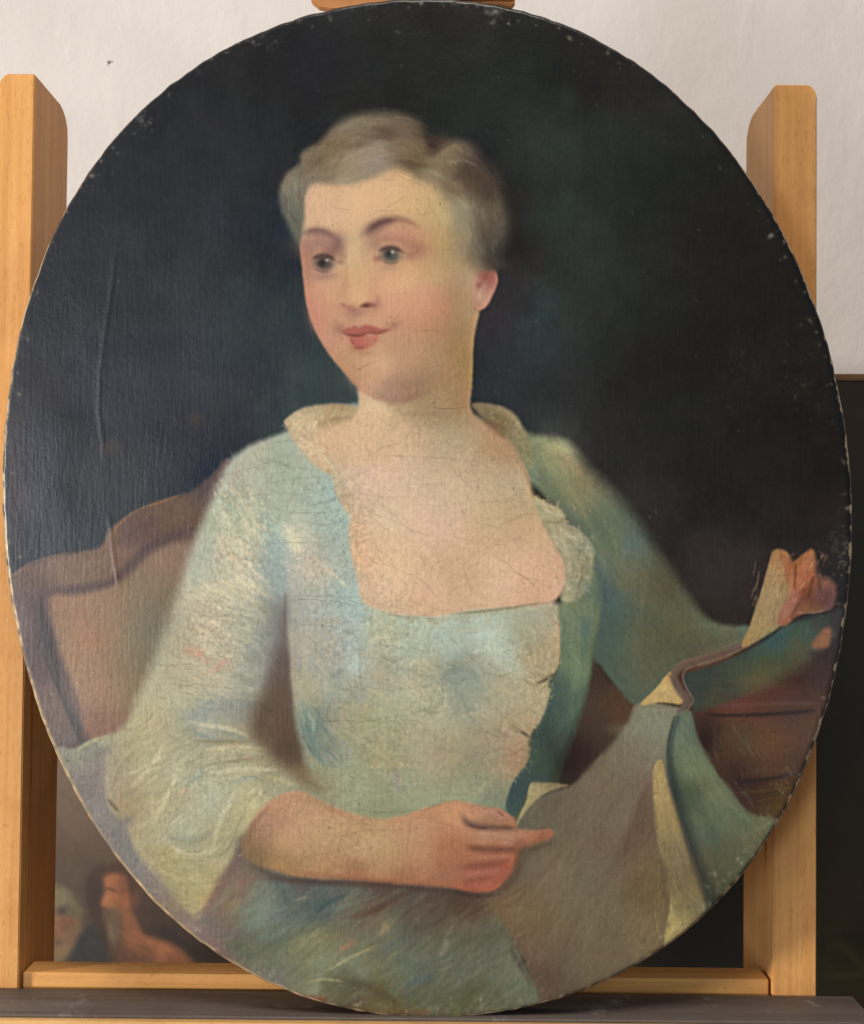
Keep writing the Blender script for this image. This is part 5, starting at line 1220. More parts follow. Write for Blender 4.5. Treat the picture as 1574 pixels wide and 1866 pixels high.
    C.stroke([(1100, 1330, 20), (1160, 1330, 30), (1200, 1330, 16)], 22, (134, 140, 124), .3)
    C.stroke([(1150, 1420, 30), (1060, 1480, 40), (990, 1540, 30)], 34, (124, 116, 98), .35, dry=.3)
    C.stroke([(1020, 1770, 16), (1040, 1700, 20), (1060, 1660, 10)], 16, (98, 88, 74), .35)
    C.stroke([(1080, 1640, 20), (1075, 1700, 24), (1060, 1770, 16)], 20, (122, 112, 94), .3, dry=.4)
    C.shape([(1192, 1396, 2), (1206, 1386, 2), (1215, 1420, 2), (1238, 1500, 2.5), (1262, 1580, 3), (1286, 1655), (1280, 1680), (1214, 1728, 3), (1219, 1655, 4), (1222, 1600, 8),
             (1205, 1560, 8), (1194, 1500, 5), (1189, 1425, 3)],
            [(1203, 1435, 176, 163, 118), (1207, 1500, 160, 148, 106), (1222, 1560, 140, 130, 98), (1245, 1600, 128, 120, 90), (1250, 1650, 138, 130, 94),
             (1228, 1695, 172, 158, 112), (1270, 1650, 128, 122, 94)], 3, tex=.2, ang=82, s=14, tlen=60, twid=3)
    hatch(120, (960, 1440, 1190, 1780), 118, 50, 9, [(128, 116, 96), (104, 92, 76), (120, 112, 96), (98, 86, 70)], .3, .05, .5)
    hatch(160, (960, 1440, 1200, 1780), 100, 22, 2.4, [(92, 82, 66), (134, 122, 100)], .3, 0, .4)
    hatch(40, (1195, 1400, 1240, 1700), 80, 40, 3, [(188, 172, 124), (142, 128, 92)], .45, 0, .4)
    # teal fold and green drape
    C.shape([(1236, 1298, 3), (1259, 1298, 3), (1272, 1345, 4), (1302, 1402, 5), (1332, 1440, 5), (1366, 1482, 5), (1420, 1500), (1400, 1560), (1340, 1640), (1294, 1672),
             (1276, 1592, 3), (1248, 1505, 3), (1226, 1432, 3), (1219, 1372, 3), (1226, 1322, 3)],
            [(1246, 1330, 98, 120, 105), (1272, 1400, 114, 130, 109), (1300, 1450, 110, 126, 103), (1352, 1502, 102, 113, 92), (1285, 1490, 88, 106, 90),
             (1322, 1562, 94, 104, 86), (1302, 1622, 82, 90, 76), (1385, 1515, 106, 110, 86), (1258, 1450, 76, 98, 88), (1330, 1460, 106, 118, 94)], 4, tex=.12, ang=62, s=16, tlen=50)
    hatch(90, (1250, 1330, 1370, 1620), 62, 40, 5, [(120, 130, 106), (84, 96, 78), (104, 114, 92)], .3, .05, .5)
    C.stroke([(1236, 1308, 10), (1224, 1345, 14), (1221, 1385, 18), (1230, 1440, 24), (1252, 1510, 28), (1278, 1590, 30), (1305, 1660, 34)], 22, (56, 82, 84), .85, col2=(52, 64, 60), taper=False)
    C.stroke([(1232, 1312, 4), (1220, 1352, 4), (1218, 1390, 4), (1226, 1440, 4)], 4, (70, 96, 106), .7)
    C.stroke([(1262, 1420, 10), (1290, 1500, 22), (1312, 1580, 22)], 18, (78, 96, 80), .4)
    C.stroke([(1262, 1330, 8), (1288, 1400, 14), (1330, 1465, 12), (1370, 1500, 8)], 11, (124, 138, 116), .45, dry=.4)
    # twisted sheet edge and its lit corner
    C.shape([(1432, 1140, 5), (1465, 1128, 8), (1505, 1118, 12), (1540, 1112), (1530, 1150), (1490, 1190, 16), (1440, 1230, 16), (1380, 1262, 14), (1320, 1282, 10), (1268, 1296, 5), (1258, 1268, 3),
             (1246, 1246, 3), (1252, 1228, 3), (1300, 1212, 3), (1350, 1192, 3), (1395, 1168, 3)],
            [(1275, 1250, 52, 76, 78), (1350, 1212, 46, 77, 80), (1420, 1168, 52, 84, 80), (1300, 1274, 66, 80, 70), (1380, 1240, 80, 87, 70), (1450, 1180, 88, 86, 68),
             (1500, 1130, 74, 74, 66), (1530, 1130, 66, 62, 62), (1310, 1235, 48, 74, 76), (1410, 1210, 76, 86, 70), (1460, 1145, 74, 86, 72)], 4, tex=.08, ang=-25, s=14)
    C.shape([(1168, 1284, 2), (1196, 1254, 2), (1222, 1224, 2), (1226, 1248, 2), (1244, 1270, 2), (1240, 1284, 3), (1205, 1280, 3)],
            [(1210, 1255, 198, 178, 124), (1190, 1275, 184, 166, 114), (1230, 1275, 178, 160, 112)], 2, tex=.15, ang=30, tlen=14, twid=3)
    C.stroke([(1168, 1288, 6), (1200, 1288, 9), (1240, 1290, 9)], 8, (122, 116, 98), .6)
    C.stroke([(1364, 1168, 10), (1320, 1190, 12), (1275, 1203, 13), (1240, 1214, 15), (1228, 1232, 16), (1238, 1258, 17), (1252, 1278, 15), (1236, 1298, 8)], 12, (104, 98, 96), .9, taper=False, hard=.35)
    C.stroke([(1366, 1176, 4), (1320, 1198, 4), (1280, 1210, 5), (1252, 1219, 5), (1244, 1236, 5), (1254, 1260, 5), (1263, 1276, 5), (1252, 1294, 4)], 4, (134, 128, 122), .7, taper=False)
    C.stroke([(1362, 1160, 3), (1300, 1188, 3), (1240, 1208, 4), (1222, 1226, 4)], 4, (124, 116, 112), .6)
    C.stroke([(1350, 1180, 4), (1290, 1200, 4), (1246, 1216, 4)], 4, (84, 78, 82), .6)
    # pale page tip by her hand
    C.shape([(938, 1512, 2), (946, 1486, 2), (958, 1462, 2), (964, 1434, 2), (976, 1426, 3), (1038, 1431, 3), (1002, 1443, 3), (974, 1462, 2.5), (952, 1488, 2.5)],
            [(985, 1440, 178, 166, 122), (960, 1470, 176, 162, 116), (1020, 1434, 150, 140, 108)], 2, tex=.25, ang=-50, tlen=10, twid=3)
    # --- the card and far hand
    C.shape([(1410, 1003, 3), (1436, 1008, 4), (1446, 1050), (1440, 1100), (1426, 1136, 3), (1400, 1156, 3), (1352, 1180, 2.5), (1366, 1140, 2), (1386, 1080, 2), (1400, 1030, 2)],
            [(1412, 1050, 160, 132, 88), (1405, 1090, 166, 138, 92), (1385, 1140, 164, 136, 88), (1418, 1020, 150, 108, 68), (1425, 1110, 164, 132, 90)], 3, tex=.22, ang=105, tlen=50, twid=3)
    C.shape([(1420, 1004, 3), (1440, 1020, 3), (1447, 1022, 3), (1470, 1005, 4), (1483, 1004, 4), (1488, 1045, 8), (1508, 1056, 9), (1523, 1068, 6), (1522, 1096, 5), (1508, 1113, 3), (1470, 1118, 3), (1448, 1126, 4),
             (1432, 1140, 3), (1417, 1136, 4), (1426, 1106, 5), (1440, 1075, 5), (1432, 1040, 5)],
            [(1436, 1030, 140, 90, 54), (1470, 1020, 156, 102, 66), (1445, 1060, 168, 110, 72), (1472, 1065, 160, 92, 58), (1450, 1090, 170, 108, 80), (1470, 1092, 120, 70, 48),
             (1500, 1080, 112, 72, 62), (1515, 1095, 120, 80, 72), (1480, 1112, 148, 100, 66), (1430, 1130, 164, 100, 72)], 4, tex=.14, ang=120, s=12, tlen=16, twid=3)
    hatch(60, (1420, 1010, 1515, 1112), 118, 18, 3.5, [(188, 128, 96), (128, 80, 58), (168, 104, 76), (104, 66, 52)], .5, .1, .5)
    hatch(40, (1372, 1030, 1432, 1150), 105, 26, 3, [(186, 158, 108), (136, 110, 70), (176, 146, 98)], .5, 0, .5)
    C.stroke([(1446, 1116, 4), (1480, 1117, 5), (1508, 1111, 4)], 4, (190, 146, 112), .5, dry=.4)
    C.stroke([(1425, 1120, 8), (1436, 1095, 10), (1448, 1075, 8)], 9, (182, 120, 96), .5)
    C.stroke([(1428, 1010, 14), (1434, 1035, 17), (1440, 1065, 15)], 16, (168, 118, 84), .7, col2=(158, 104, 76))
    C.stroke([(1475, 1008, 14), (1466, 1040, 19), (1458, 1072, 17)], 17, (160, 108, 76), .75, col2=(172, 112, 84))
    C.stroke([(1450, 1024, 6), (1449, 1050, 7), (1448, 1075, 5)], 6, (92, 60, 46), .75)
    C.stroke([(1484, 1045, 7), (1478, 1070, 8), (1472, 1092, 6)], 7, (88, 56, 44), .75)
    C.stroke([(1508, 1062, 14), (1496, 1078, 18), (1484, 1100, 14)], 16, (128, 86, 72), .7)
    C.stroke([(1452, 1084, 14), (1438, 1108, 17), (1424, 1132, 12)], 15, (180, 124, 98), .75)
    C.stroke([(1462, 1088, 6), (1452, 1106, 7), (1440, 1128, 5)], 6, (104, 66, 50), .6)
    C.stroke([(1440, 1018, 5), (1437, 1045, 6), (1434, 1065, 4)], 5, (98, 62, 42), .3)
    C.stroke([(1460, 1080, 12), (1475, 1070, 10)], 10, (112, 62, 40), .5)
    C.stroke([(1456, 1075, 5), (1468, 1060, 5)], 4, (196, 144, 108), .6, dry=.4)
    C.stroke([(1490, 1030, 8), (1492, 1060, 10), (1496, 1085, 6)], 8, (74, 58, 54), .6, dry=.3)
    C.shape([(1480, 1172, 5), (1498, 1148, 5), (1514, 1146, 4), (1512, 1172, 4), (1504, 1182, 5), (1484, 1182, 6)], (156, 104, 70), 5, .8, tex=.2, ang=60, tlen=12, twid=3)
    C.stroke([(1470, 1188, 14), (1520, 1200, 16), (1530, 1170, 10)], 14, (62, 52, 56), .6)
    # --- skirt
    C.shape([(330, 1720), (362, 1680, 8), (392, 1640, 8), (430, 1588, 8), (462, 1572, 10), (540, 1590), (680, 1595), (860, 1615), (898, 1655, 8), (935, 1716, 5), (962, 1772, 4), (980, 1818, 4), (960, 1870), (600, 1870),
             (460, 1800)],
            [(420, 1640, 113, 118, 102), (480, 1640, 108, 125, 117), (470, 1670, 104, 128, 118), (522, 1650, 86, 108, 110), (400, 1690, 110, 105, 99), (430, 1725, 90, 100, 82),
             (480, 1742, 100, 110, 90), (560, 1740, 115, 118, 92), (600, 1720, 113, 115, 90), (600, 1650, 93, 104, 98), (655, 1640, 82, 110, 116), (700, 1650, 97, 104, 94),
             (760, 1645, 96, 93, 86), (850, 1640, 90, 80, 72), (700, 1700, 105, 116, 102), (655, 1762, 113, 116, 92), (740, 1760, 109, 116, 98), (840, 1720, 104, 108, 92),
             (900, 1722, 99, 108, 94), (932, 1782, 106, 120, 100), (800, 1800, 99, 106, 86), (880, 1820, 93, 98, 72), (700, 1832, 92, 88, 60), (620, 1802, 84, 81, 58),
             (560, 1800, 110, 110, 86), (640, 1842, 80, 65, 46), (480, 1790, 106, 105, 94), (440, 1610, 118, 106, 98), (560, 1612, 92, 92, 90), (700, 1615, 84, 76, 70)], 6, tex=.16, ang=-38, s=18, warp=18, tlen=34, twid=5)
    sk = [(128, 138, 116), (108, 130, 120), (96, 108, 92), (132, 132, 104), (88, 110, 106), (118, 124, 100)]
    hatch(150, (400, 1620, 900, 1840), -36, 46, 9, sk, .32, .06, .7)
    hatch(60, (780, 1680, 960, 1830), -60, 40, 8, [(112, 122, 104), (100, 108, 90), (120, 130, 112)], .3)
    for pts, w, c, o in [
        ([(575, 1665, 6), (600, 1645, 14), (640, 1628, 8)], 12, (46, 86, 108), .85), ([(600, 1660, 6), (640, 1648, 12), (690, 1632, 8)], 10, (86, 122, 126), .7),
        ([(500, 1600, 14), (515, 1625, 22), (525, 1650, 14)], 18, (72, 98, 106), .7), ([(625, 1675, 10), (680, 1660, 16), (740, 1630, 14), (780, 1620, 8)], 14, (86, 75, 72), .7),
        ([(535, 1642, 5), (560, 1635, 7)], 6, (150, 154, 136), .7), ([(430, 1660, 12), (480, 1655, 18), (510, 1660, 12)], 16, (104, 138, 128), .6),
        ([(450, 1680, 10), (480, 1674, 10)], 9, (92, 140, 132), .5), ([(690, 1705, 8), (702, 1690, 14), (700, 1680, 7)], 10, (148, 146, 118), .7),
        ([(800, 1745, 10), (812, 1725, 20), (812, 1710, 10)], 16, (136, 140, 120), .7), ([(615, 1735, 10), (640, 1718, 14), (655, 1705, 8)], 12, (150, 120, 96), .7),
        ([(600, 1768, 5), (640, 1745, 8), (690, 1722, 5)], 7, (158, 154, 114), .75), ([(640, 1715, 8), (665, 1700, 10)], 9, (78, 112, 108), .6),
        ([(690, 1735, 6), (720, 1715, 9)], 8, (86, 118, 120), .6), ([(750, 1790, 16), (790, 1780, 20)], 18, (88, 108, 110), .5),
        ([(560, 1792, 5), (590, 1785, 7), (630, 1790, 5)], 6, (150, 138, 100), .6), ([(620, 1788, 12), (665, 1796, 24), (700, 1815, 24), (730, 1835, 16)], 22, (74, 68, 52), .75),
        ([(440, 1750, 20), (500, 1720, 26), (560, 1690, 16)], 22, (84, 92, 76), .5), ([(460, 1700, 20), (520, 1690, 20)], 18, (92, 98, 76), .4),
        ([(930, 1730, 10), (950, 1765, 12), (968, 1800, 10)], 11, (86, 76, 72), .7), ([(890, 1680, 14), (920, 1700, 16), (940, 1735, 10)], 14, (98, 92, 84), .4),
        ([(940, 1770, 20), (965, 1800, 20)], 18, (116, 132, 112), .5), ([(760, 1640, 20), (840, 1640, 26), (880, 1650, 20)], 24, (86, 76, 70), .6),
        ([(470, 1600, 14), (600, 1608, 16), (720, 1614, 16), (860, 1628, 14)], 15, (78, 70, 72), .7), ([(760, 1680, 16), (790, 1655, 16)], 14, (96, 88, 80), .5)]:
        C.stroke(pts, w, c, o, dry=.35)
    # grey repainted strip along the lower left edge
    C.shape([(100, 1375), (140, 1366, 5), (175, 1352, 8), (190, 1385, 8), (190, 1430, 7), (200, 1475, 5), (228, 1505, 6), (252, 1560, 9), (292, 1600, 12), (320, 1640, 14), (352, 1672, 8), (385, 1700, 14), (450, 1765, 14),
             (480, 1820), (300, 1720), (150, 1520)],
            [(150, 1390, 134, 130, 112), (180, 1420, 128, 122, 114), (160, 1440, 122, 114, 110), (200, 1490, 130, 128, 116), (190, 1510, 124, 120, 114), (235, 1535, 120, 118, 114),
             (240, 1590, 128, 126, 116), (280, 1620, 130, 122, 108), (310, 1655, 134, 122, 100), (345, 1690, 132, 116, 100), (380, 1715, 122, 102, 90), (430, 1755, 104, 94, 82)], 8, tex=.14, ang=-45, tlen=26)
    C.blob(232, 1496, 12, 8, (98, 96, 108), .5, -30); C.blob(185, 1370, 18, 8, (108, 100, 102), .5, -30)
    C.stroke([(140, 1370, 6), (165, 1352, 8), (200, 1340, 6)], 7, (166, 158, 118), .7, dry=.5)
    C.stroke([(355, 1672, 10), (380, 1650, 14), (420, 1600, 12)], 12, (112, 100, 100), .6)
    # --- forearm and hand
    C.stroke([(446, 1550, 20), (470, 1582, 24), (540, 1606, 18), (700, 1612, 14), (860, 1632, 18), (930, 1605, 22), (955, 1560, 18)], 18, (82, 72, 68), .6)
    C.shape([(443, 1560, 8), (441, 1532, 6), (456, 1500, 5), (480, 1470, 4), (512, 1448, 4), (545, 1442, 6), (575, 1456, 8), (612, 1473, 7), (660, 1487, 6), (700, 1492, 6), (740, 1484, 5),
             (780, 1472, 4), (820, 1460, 4), (850, 1462, 4), (882, 1470, 4), (912, 1474, 4), (932, 1487, 3), (940, 1497, 3), (940, 1508, 4), (950, 1520, 7), (950, 1540, 7),
             (946, 1555, 6), (941, 1572, 6), (926, 1596, 5), (906, 1620, 4), (872, 1626, 4), (820, 1619, 5), (750, 1612, 6), (680, 1605, 6), (600, 1601, 6), (540, 1597, 6), (500, 1586, 7), (464, 1576, 8)],
            [(540, 1465, 206, 150, 112), (490, 1500, 186, 138, 108), (520, 1530, 204, 157, 116), (472, 1535, 156, 124, 94), (462, 1562, 130, 110, 78), (600, 1520, 207, 160, 119),
             (600, 1570, 196, 144, 104), (680, 1530, 207, 158, 120), (700, 1570, 203, 148, 108), (640, 1596, 168, 119, 88), (760, 1510, 203, 146, 112), (760, 1560, 199, 138, 106),
             (800, 1480, 196, 139, 104), (830, 1540, 191, 127, 98), (852, 1478, 188, 130, 98), (900, 1490, 186, 128, 100), (875, 1532, 190, 134, 103), (920, 1535, 180, 116, 86),
             (860, 1575, 178, 113, 84), (905, 1570, 166, 94, 74), (880, 1602, 178, 101, 78), (862, 1616, 180, 96, 72), (820, 1600, 176, 117, 86), (740, 1602, 176, 121, 90),
             (970, 1526, 188, 116, 78), (1000, 1522, 184, 112, 84), (520, 1580, 172, 134, 92), (560, 1500, 208, 158, 120), (650, 1500, 200, 152, 114)], 5, tex=.05, ang=15, s=20, warp=10, tlen=22, twid=3)
    C.stroke([(448, 1540, 16), (462, 1505, 16), (488, 1472, 10)], 14, (128, 98, 82), .6)
    C.stroke([(486, 1490, 22), (482, 1530, 20)], 20, (176, 138, 118), .45)
    C.stroke([(560, 1452, 10), (600, 1474, 12), (650, 1492, 10)], 11, (184, 128, 90), .5)
    C.stroke([(520, 1590, 14), (620, 1598, 14), (740, 1608, 12), (820, 1614, 10)], 12, (150, 104, 78), .45)
    C.blob(690, 1545, 70, 22, (212, 166, 128), .4); C.blob(540, 1530, 40, 26, (208, 162, 122), .35)
    # fingers
    C.stroke([(935, 1556, 20), (970, 1548, 22), (1008, 1534, 12)], 18, (86, 72, 58), .6)
    C.shape([(915, 1508, 8), (945, 1512, 5), (975, 1513, 4), (997, 1511, 4), (1009, 1517, 4), (1006, 1526, 5), (985, 1535, 6), (955, 1544, 7), (920, 1552, 9)],
            [(925, 1525, 192, 134, 108), (950, 1522, 190, 132, 106), (975, 1520, 186, 126, 98), (1000, 1518, 166, 110, 86), (950, 1540, 150, 98, 76), (985, 1531, 146, 94, 72)], 5, s=9, warp=3)
    C.stroke([(855, 1522, 30), (900, 1526, 32), (940, 1524, 24)], 28, (194, 138, 110), .6)
    C.stroke([(850, 1563, 20), (890, 1563, 23), (928, 1560, 18)], 20, (184, 122, 96), .7)
    C.stroke([(850, 1591, 17), (885, 1590, 19), (915, 1584, 14)], 17, (180, 112, 90), .7)
    C.stroke([(850, 1613, 12), (880, 1614, 13), (900, 1608, 10)], 12, (176, 104, 84), .7)
    C.stroke([(845, 1478, 18), (885, 1482, 22), (928, 1494, 14)], 18, (190, 132, 106), .7)
    C.stroke([(840, 1486, 16), (853, 1500, 20), (874, 1506, 22), (905, 1508, 16), (936, 1510, 12)], 18, (106, 78, 68), .85)
    C.stroke([(850, 1502, 6), (870, 1508, 7), (890, 1509, 5)], 6, (78, 52, 50), .6)
    C.stroke([(918, 1508, 10), (936, 1510, 12)], 11, (84, 66, 54), .5)
    C.stroke([(862, 1492, 10), (890, 1497, 14), (926, 1502, 10)], 12, (174, 120, 90), .7)
    C.stroke([(886, 1478, 10), (905, 1482, 14), (925, 1490, 10)], 12, (200, 140, 116), .6)
    C.stroke([(906, 1479, 3), (914, 1484, 4), (918, 1489, 3)], 4, (158, 70, 60), .8)
    C.stroke([(872, 1518, 9), (905, 1522, 13), (925, 1528, 10)], 12, (204, 152, 124), .6)
    C.stroke([(850, 1544, 14), (880, 1548, 19), (915, 1549, 18), (948, 1548, 14)], 18, (116, 76, 62), .8)
    C.blob(1000, 1519, 7, 4, (176, 116, 92), .6, -8)
    
    C.stroke([(975, 1512, 6), (1000, 1508, 6)], 5, (96, 84, 70), .5, dry=.4)
    C.stroke([(862, 1560, 9), (890, 1562, 11), (925, 1560, 8)], 10, (186, 124, 94), .55)
    C.stroke([(838, 1582, 13), (870, 1578, 18), (905, 1575, 16), (928, 1568, 10)], 16, (136, 84, 66), .75)
    C.stroke([(850, 1594, 10), (880, 1592, 10)], 9, (188, 118, 90), .5)
    C.stroke([(846, 1605, 9), (875, 1603, 13), (900, 1599, 9)], 12, (140, 88, 68), .65)
    C.stroke([(944, 1560, 14), (936, 1585, 16), (912, 1614, 14)], 15, (138, 90, 72), .55)
    C.stroke([(905, 1575, 10), (925, 1580, 12), (915, 1600, 10), (895, 1615, 8)], 10, (176, 94, 78), .6)
    C.stroke([(862, 1618, 6), (885, 1620, 7)], 6, (192, 104, 80), .6)
    C.stroke([(945, 1560, 16), (940, 1595, 20), (915, 1628, 16)], 16, (88, 76, 62), .5)
    C.stroke([(820, 1625, 8), (870, 1634, 10), (910, 1632, 6)], 9, (70, 58, 52), .6)
    yellow_varnish(C); glaze(C); glaze(C); yellow_varnish(C)
    round_head = lambda x, y: math.degrees(math.atan2(y - 400, x - 705)) + 90
    C.dabs(420, (515, 205, 920, 345), round_head, 34, 5, .16, .6)
    C.dabs(120, (850, 330, 920, 480), 80, 34, 5, .14, .5); C.dabs(60, (512, 320, 550, 430), 75, 26, 5, .14, .5)
    C.dabs(420, (930, 1320, 1230, 1800), 112, 46, 8, .09, .5); C.dabs(180, (1235, 1310, 1400, 1640), 62, 44, 6, .11, .5)
    C.dabs(320, (980, 800, 1330, 1250), 56, 44, 6, .10, .5); C.dabs(120, (925, 1110, 1080, 1480), 85, 34, 6, .10, .5)
    C.dabs(420, (390, 1620, 960, 1845), -38, 40, 8, .14, .6); C.dabs(260, (20, 900, 330, 1360), 60, 34, 6, .09, .5)
    C.dabs(200, (1270, 1200, 1540, 1520), 4, 44, 6, .10, .5); C.dabs(260, (450, 1450, 930, 1615), 12, 30, 5, .05, .5); C.dabs(60, (840, 1470, 940, 1620), 8, 18, 4, .09, .5)
    C.dabs(320, (640, 760, 1020, 1110), 40, 26, 5, .04, .5, spread=40); C.dabs(160, (560, 340, 850, 720), 70, 18, 5, .035, .5, spread=40)
    C.dabs(420, (300, 840, 660, 1320), 50, 30, 6, .07, .5); C.dabs(420, (200, 1330, 960, 1480), -10, 28, 6, .08, .5, spread=40); C.dabs(420, (540, 1100, 1000, 1450), 30, 24, 6, .09, .55, spread=60)
    C.dabs(160, (1400, 1000, 1525, 1185), 115, 20, 4, .16, .6); C.dabs(200, (120, 1370, 400, 1720), -42, 26, 6, .10, .5)
    finish_portrait(C, rng)
    return C


def finish_portrait(C, rng):
    """age of the paint film: grain, pits, craquelure, losses along the rim"""
    X, Y = C.X, C.Y
    C.a = gauss(C.a, .5)
    C.a += .55 * (C.a - gauss(C.a, 1.8))
    lum = C.a.mean(2)
    g = C.fbm(X, Y, 5.5, 2, 3) - .5
    g2 = C.fbm(X, Y, 2.6, 1, 19) - .5
    st = C.streak(X, Y, -38, 12, 3., 2.)
    reg = np.clip((C.fbm(X, Y, 120, 2, 41) - .35) * 3, .25, 1)          # grain comes and goes
    lit = np.clip((lum - 70) / 90, 0, 1)
    face = np.exp(-(((X - 700) / 190) ** 2 + ((Y - 470) / 240) ** 2) ** 2)
    amt = (.05 + .10 * lit * reg) * (1 - .75 * face)
    C.a *= (1 + amt * (1.1 * g + .9 * g2 + .6 * st))[..., None]
    pits = np.clip((C.fbm(X, Y, 3.0, 2, 57) - .66) * 5, 0, 1) * lit * reg * (1 - .7 * face)
    C.a *= (1 - .13 * pits)[..., None]
    # pinpoint losses and dust
    for _ in range(240):
        x, y = rng.uniform(10, 1550), rng.uniform(0, 1850)
        C.blob(x, y, 1.4, 1.4 + 2 * rng.rand() ** 3, (92, 92, 90) if lum[int(np.clip((y + 20) * C.k, 0, C.h - 1)), int(np.clip((x + 10) * C.k, 0, C.w - 1))] < 70 else (78, 66, 52), rng.uniform(.2, .75))

    def network(cell, wid, off):
        Xw = X + 16 * C.wob + 5 * C.fine; Yw = Y + 16 * C.wob2
        gx = np.floor(Xw / cell); gy = np.floor(Yw / cell)
        f1 = np.full(X.shape, 1e9, np.float32); f2 = f1.copy()
        for dj in (-1, 0, 1):
            for di in (-1, 0, 1):
                ix = gx + di; iy = gy + dj
                hx = C.lat[(iy.astype(int) * 7 + off) & 255, (ix.astype(int) * 3 + off) & 255]; hy = C.lat[(iy.astype(int) * 5 + 31 + off) & 255, (ix.astype(int) * 11 + off) & 255]
                d = np.sqrt((Xw - (ix + .1 + .8 * hx) * cell) ** 2 + (Yw - (iy + .1 + .8 * hy) * cell) ** 2)
                f2 = np.minimum(f2, np.maximum(f1, d)); f1 = np.minimum(f1, d)
        return np.clip(1 - (f2 - f1) / wid, 0, 1)
    patch = np.clip((C.fbm(X, Y, 90, 2, 77) - .44) * 6, 0, 1) * np.clip((lum - 95) / 40, 0, 1) * (1 - .8 * face)
    C.a *= (1 - (.10 * network(34, 1.6, 3) * patch + .08 * network(17, 1.4, 9) * np.clip((C.fbm(X, Y, 70, 2, 91) - .52) * 7, 0, 1) * np.clip((lum - 95) / 40, 0, 1) * (1 - face)))[..., None]

    def crack(pts, w=1.5, op=.55, jit=3.):
        P = spline(pts, False, 5)
        P[1:-1] += rng.uniform(-jit, jit, P[1:-1].shape) * .6
        x, y = P[len(P) // 2]
        col = C.a[int(np.clip((y - C.y0) * C.k, 0, C.h - 1)), int(np.clip((x - C.x0) * C.k, 0, C.w - 1))] * .62
        C.stroke([tuple(q) for q in P], w, col, op, n=1, hard=.2, dry=.5)
    # long age cracks that can be made out in the picture
    for c in ([(488, 838), (530, 850), (580, 858)], [(500, 868), (490, 880), (560, 870), (612, 872)], [(480, 890), (520, 900), (560, 902)],
              [(484, 895), (500, 925), (560, 936), (610, 932)], [(563, 922), (600, 912), (640, 898)], [(480, 988), (530, 990), (575, 986)],
              [(400, 870), (450, 855), (500, 838)], [(395, 908), (440, 905), (500, 900)], [(490, 820), (486, 870), (486, 950)], [(460, 820), (475, 840), (500, 845)],
              [(400, 1000), (450, 1020), (490, 1030)], [(340, 1110), (400, 1130), (470, 1140)], [(370, 1118), (430, 1120), (500, 1138)], [(460, 1100), (540, 1085), (620, 1088), (690, 1090)],
              [(480, 1105), (560, 1092), (660, 1105)], [(300, 1215), (340, 1210), (380, 1215)], [(320, 1250), (380, 1248), (430, 1258)],
              [(285, 1295), (305, 1335), (335, 1358)], [(345, 1405), (380, 1450), (430, 1520)], [(440, 1416), (470, 1418), (490, 1432)], [(540, 1140), (600, 1140), (650, 1165)],
              [(700, 830), (760, 832), (820, 836), (880, 842)], [(660, 845), (645, 880), (644, 960)], [(640, 870), (680, 850), (690, 826)], [(645, 898), (700, 906), (745, 906)],
              [(660, 905), (700, 925), (740, 960)], [(700, 940), (750, 965), (790, 980)], [(665, 925), (690, 955), (715, 970)], [(880, 912), (920, 915), (950, 890)],
              [(860, 945), (900, 960), (950, 940), (990, 935)], [(870, 900), (840, 870), (835, 850)], [(905, 1010), (950, 1050), (1000, 1060)], [(905, 1040), (945, 1045), (985, 1080)],
              [(830, 1010), (850, 1050), (860, 1090)], [(668, 1015), (690, 1035), (665, 1070)], [(720, 1035), (770, 1060), (795, 1090)], [(665, 1105), (740, 1095), (800, 1112), (900, 1115)],
              [(650, 880), (680, 900), (720, 915)], [(590, 1170), (640, 1150), (655, 1190), (655, 1250)], [(630, 1255), (680, 1255), (730, 1262)], [(560, 1315), (660, 1315), (725, 1315)],
              [(725, 1315), (740, 1340), (725, 1350), (690, 1355)], [(740, 1310), (770, 1320), (770, 1340)], [(750, 1358), (800, 1365), (845, 1375), (880, 1410)], [(800, 1230), (830, 1245), (860, 1230)],
              [(835, 1260), (860, 1310), (868, 1345)], [(868, 1320), (900, 1340), (940, 1345)], [(925, 1150), (945, 1200), (950, 1220)], [(840, 1180), (880, 1220), (880, 1240)], [(880, 1375), (920, 1365), (960, 1385)],
              [(600, 1440), (660, 1445), (740, 1440)], [(640, 1475), (700, 1480), (760, 1478), (830, 1458)], [(600, 1530), (660, 1515), (720, 1512)], [(740, 1560), (745, 1520), (750, 1490)],
              [(450, 1545), (500, 1560), (530, 1575)], [(780, 1495), (840, 1510), (860, 1515)],
              [(600, 372), (618, 380), (640, 381)], [(705, 378), (722, 368), (742, 354)], [(665, 398), (690, 385), (730, 384)], [(780, 350), (783, 375), (800, 400), (802, 420)], [(757, 375), (768, 392), (780, 385)],
              [(725, 316), (750, 330), (775, 340)], [(800, 455), (825, 455), (830, 462)], [(708, 538), (740, 534), (780, 536)], [(750, 605), (790, 602), (820, 606)], [(785, 645), (800, 648), (830, 635)],
              [(640, 665), (650, 672), (690, 658)], [(622, 655), (640, 642), (648, 640)], [(700, 590), (720, 582), (726, 570)], [(780, 740), (820, 745), (850, 742)], [(805, 775), (818, 760), (824, 752)],
              [(1340, 1050), (1440, 1048), (1480, 1040)], [(900, 1650), (940, 1652), (1000, 1650)], [(640, 1800), (660, 1790), (690, 1792)]):
        crack(c, 1.4, rng.uniform(.35, .6), 2.5)
    # web of finer cracks over the light passages
    n = 0
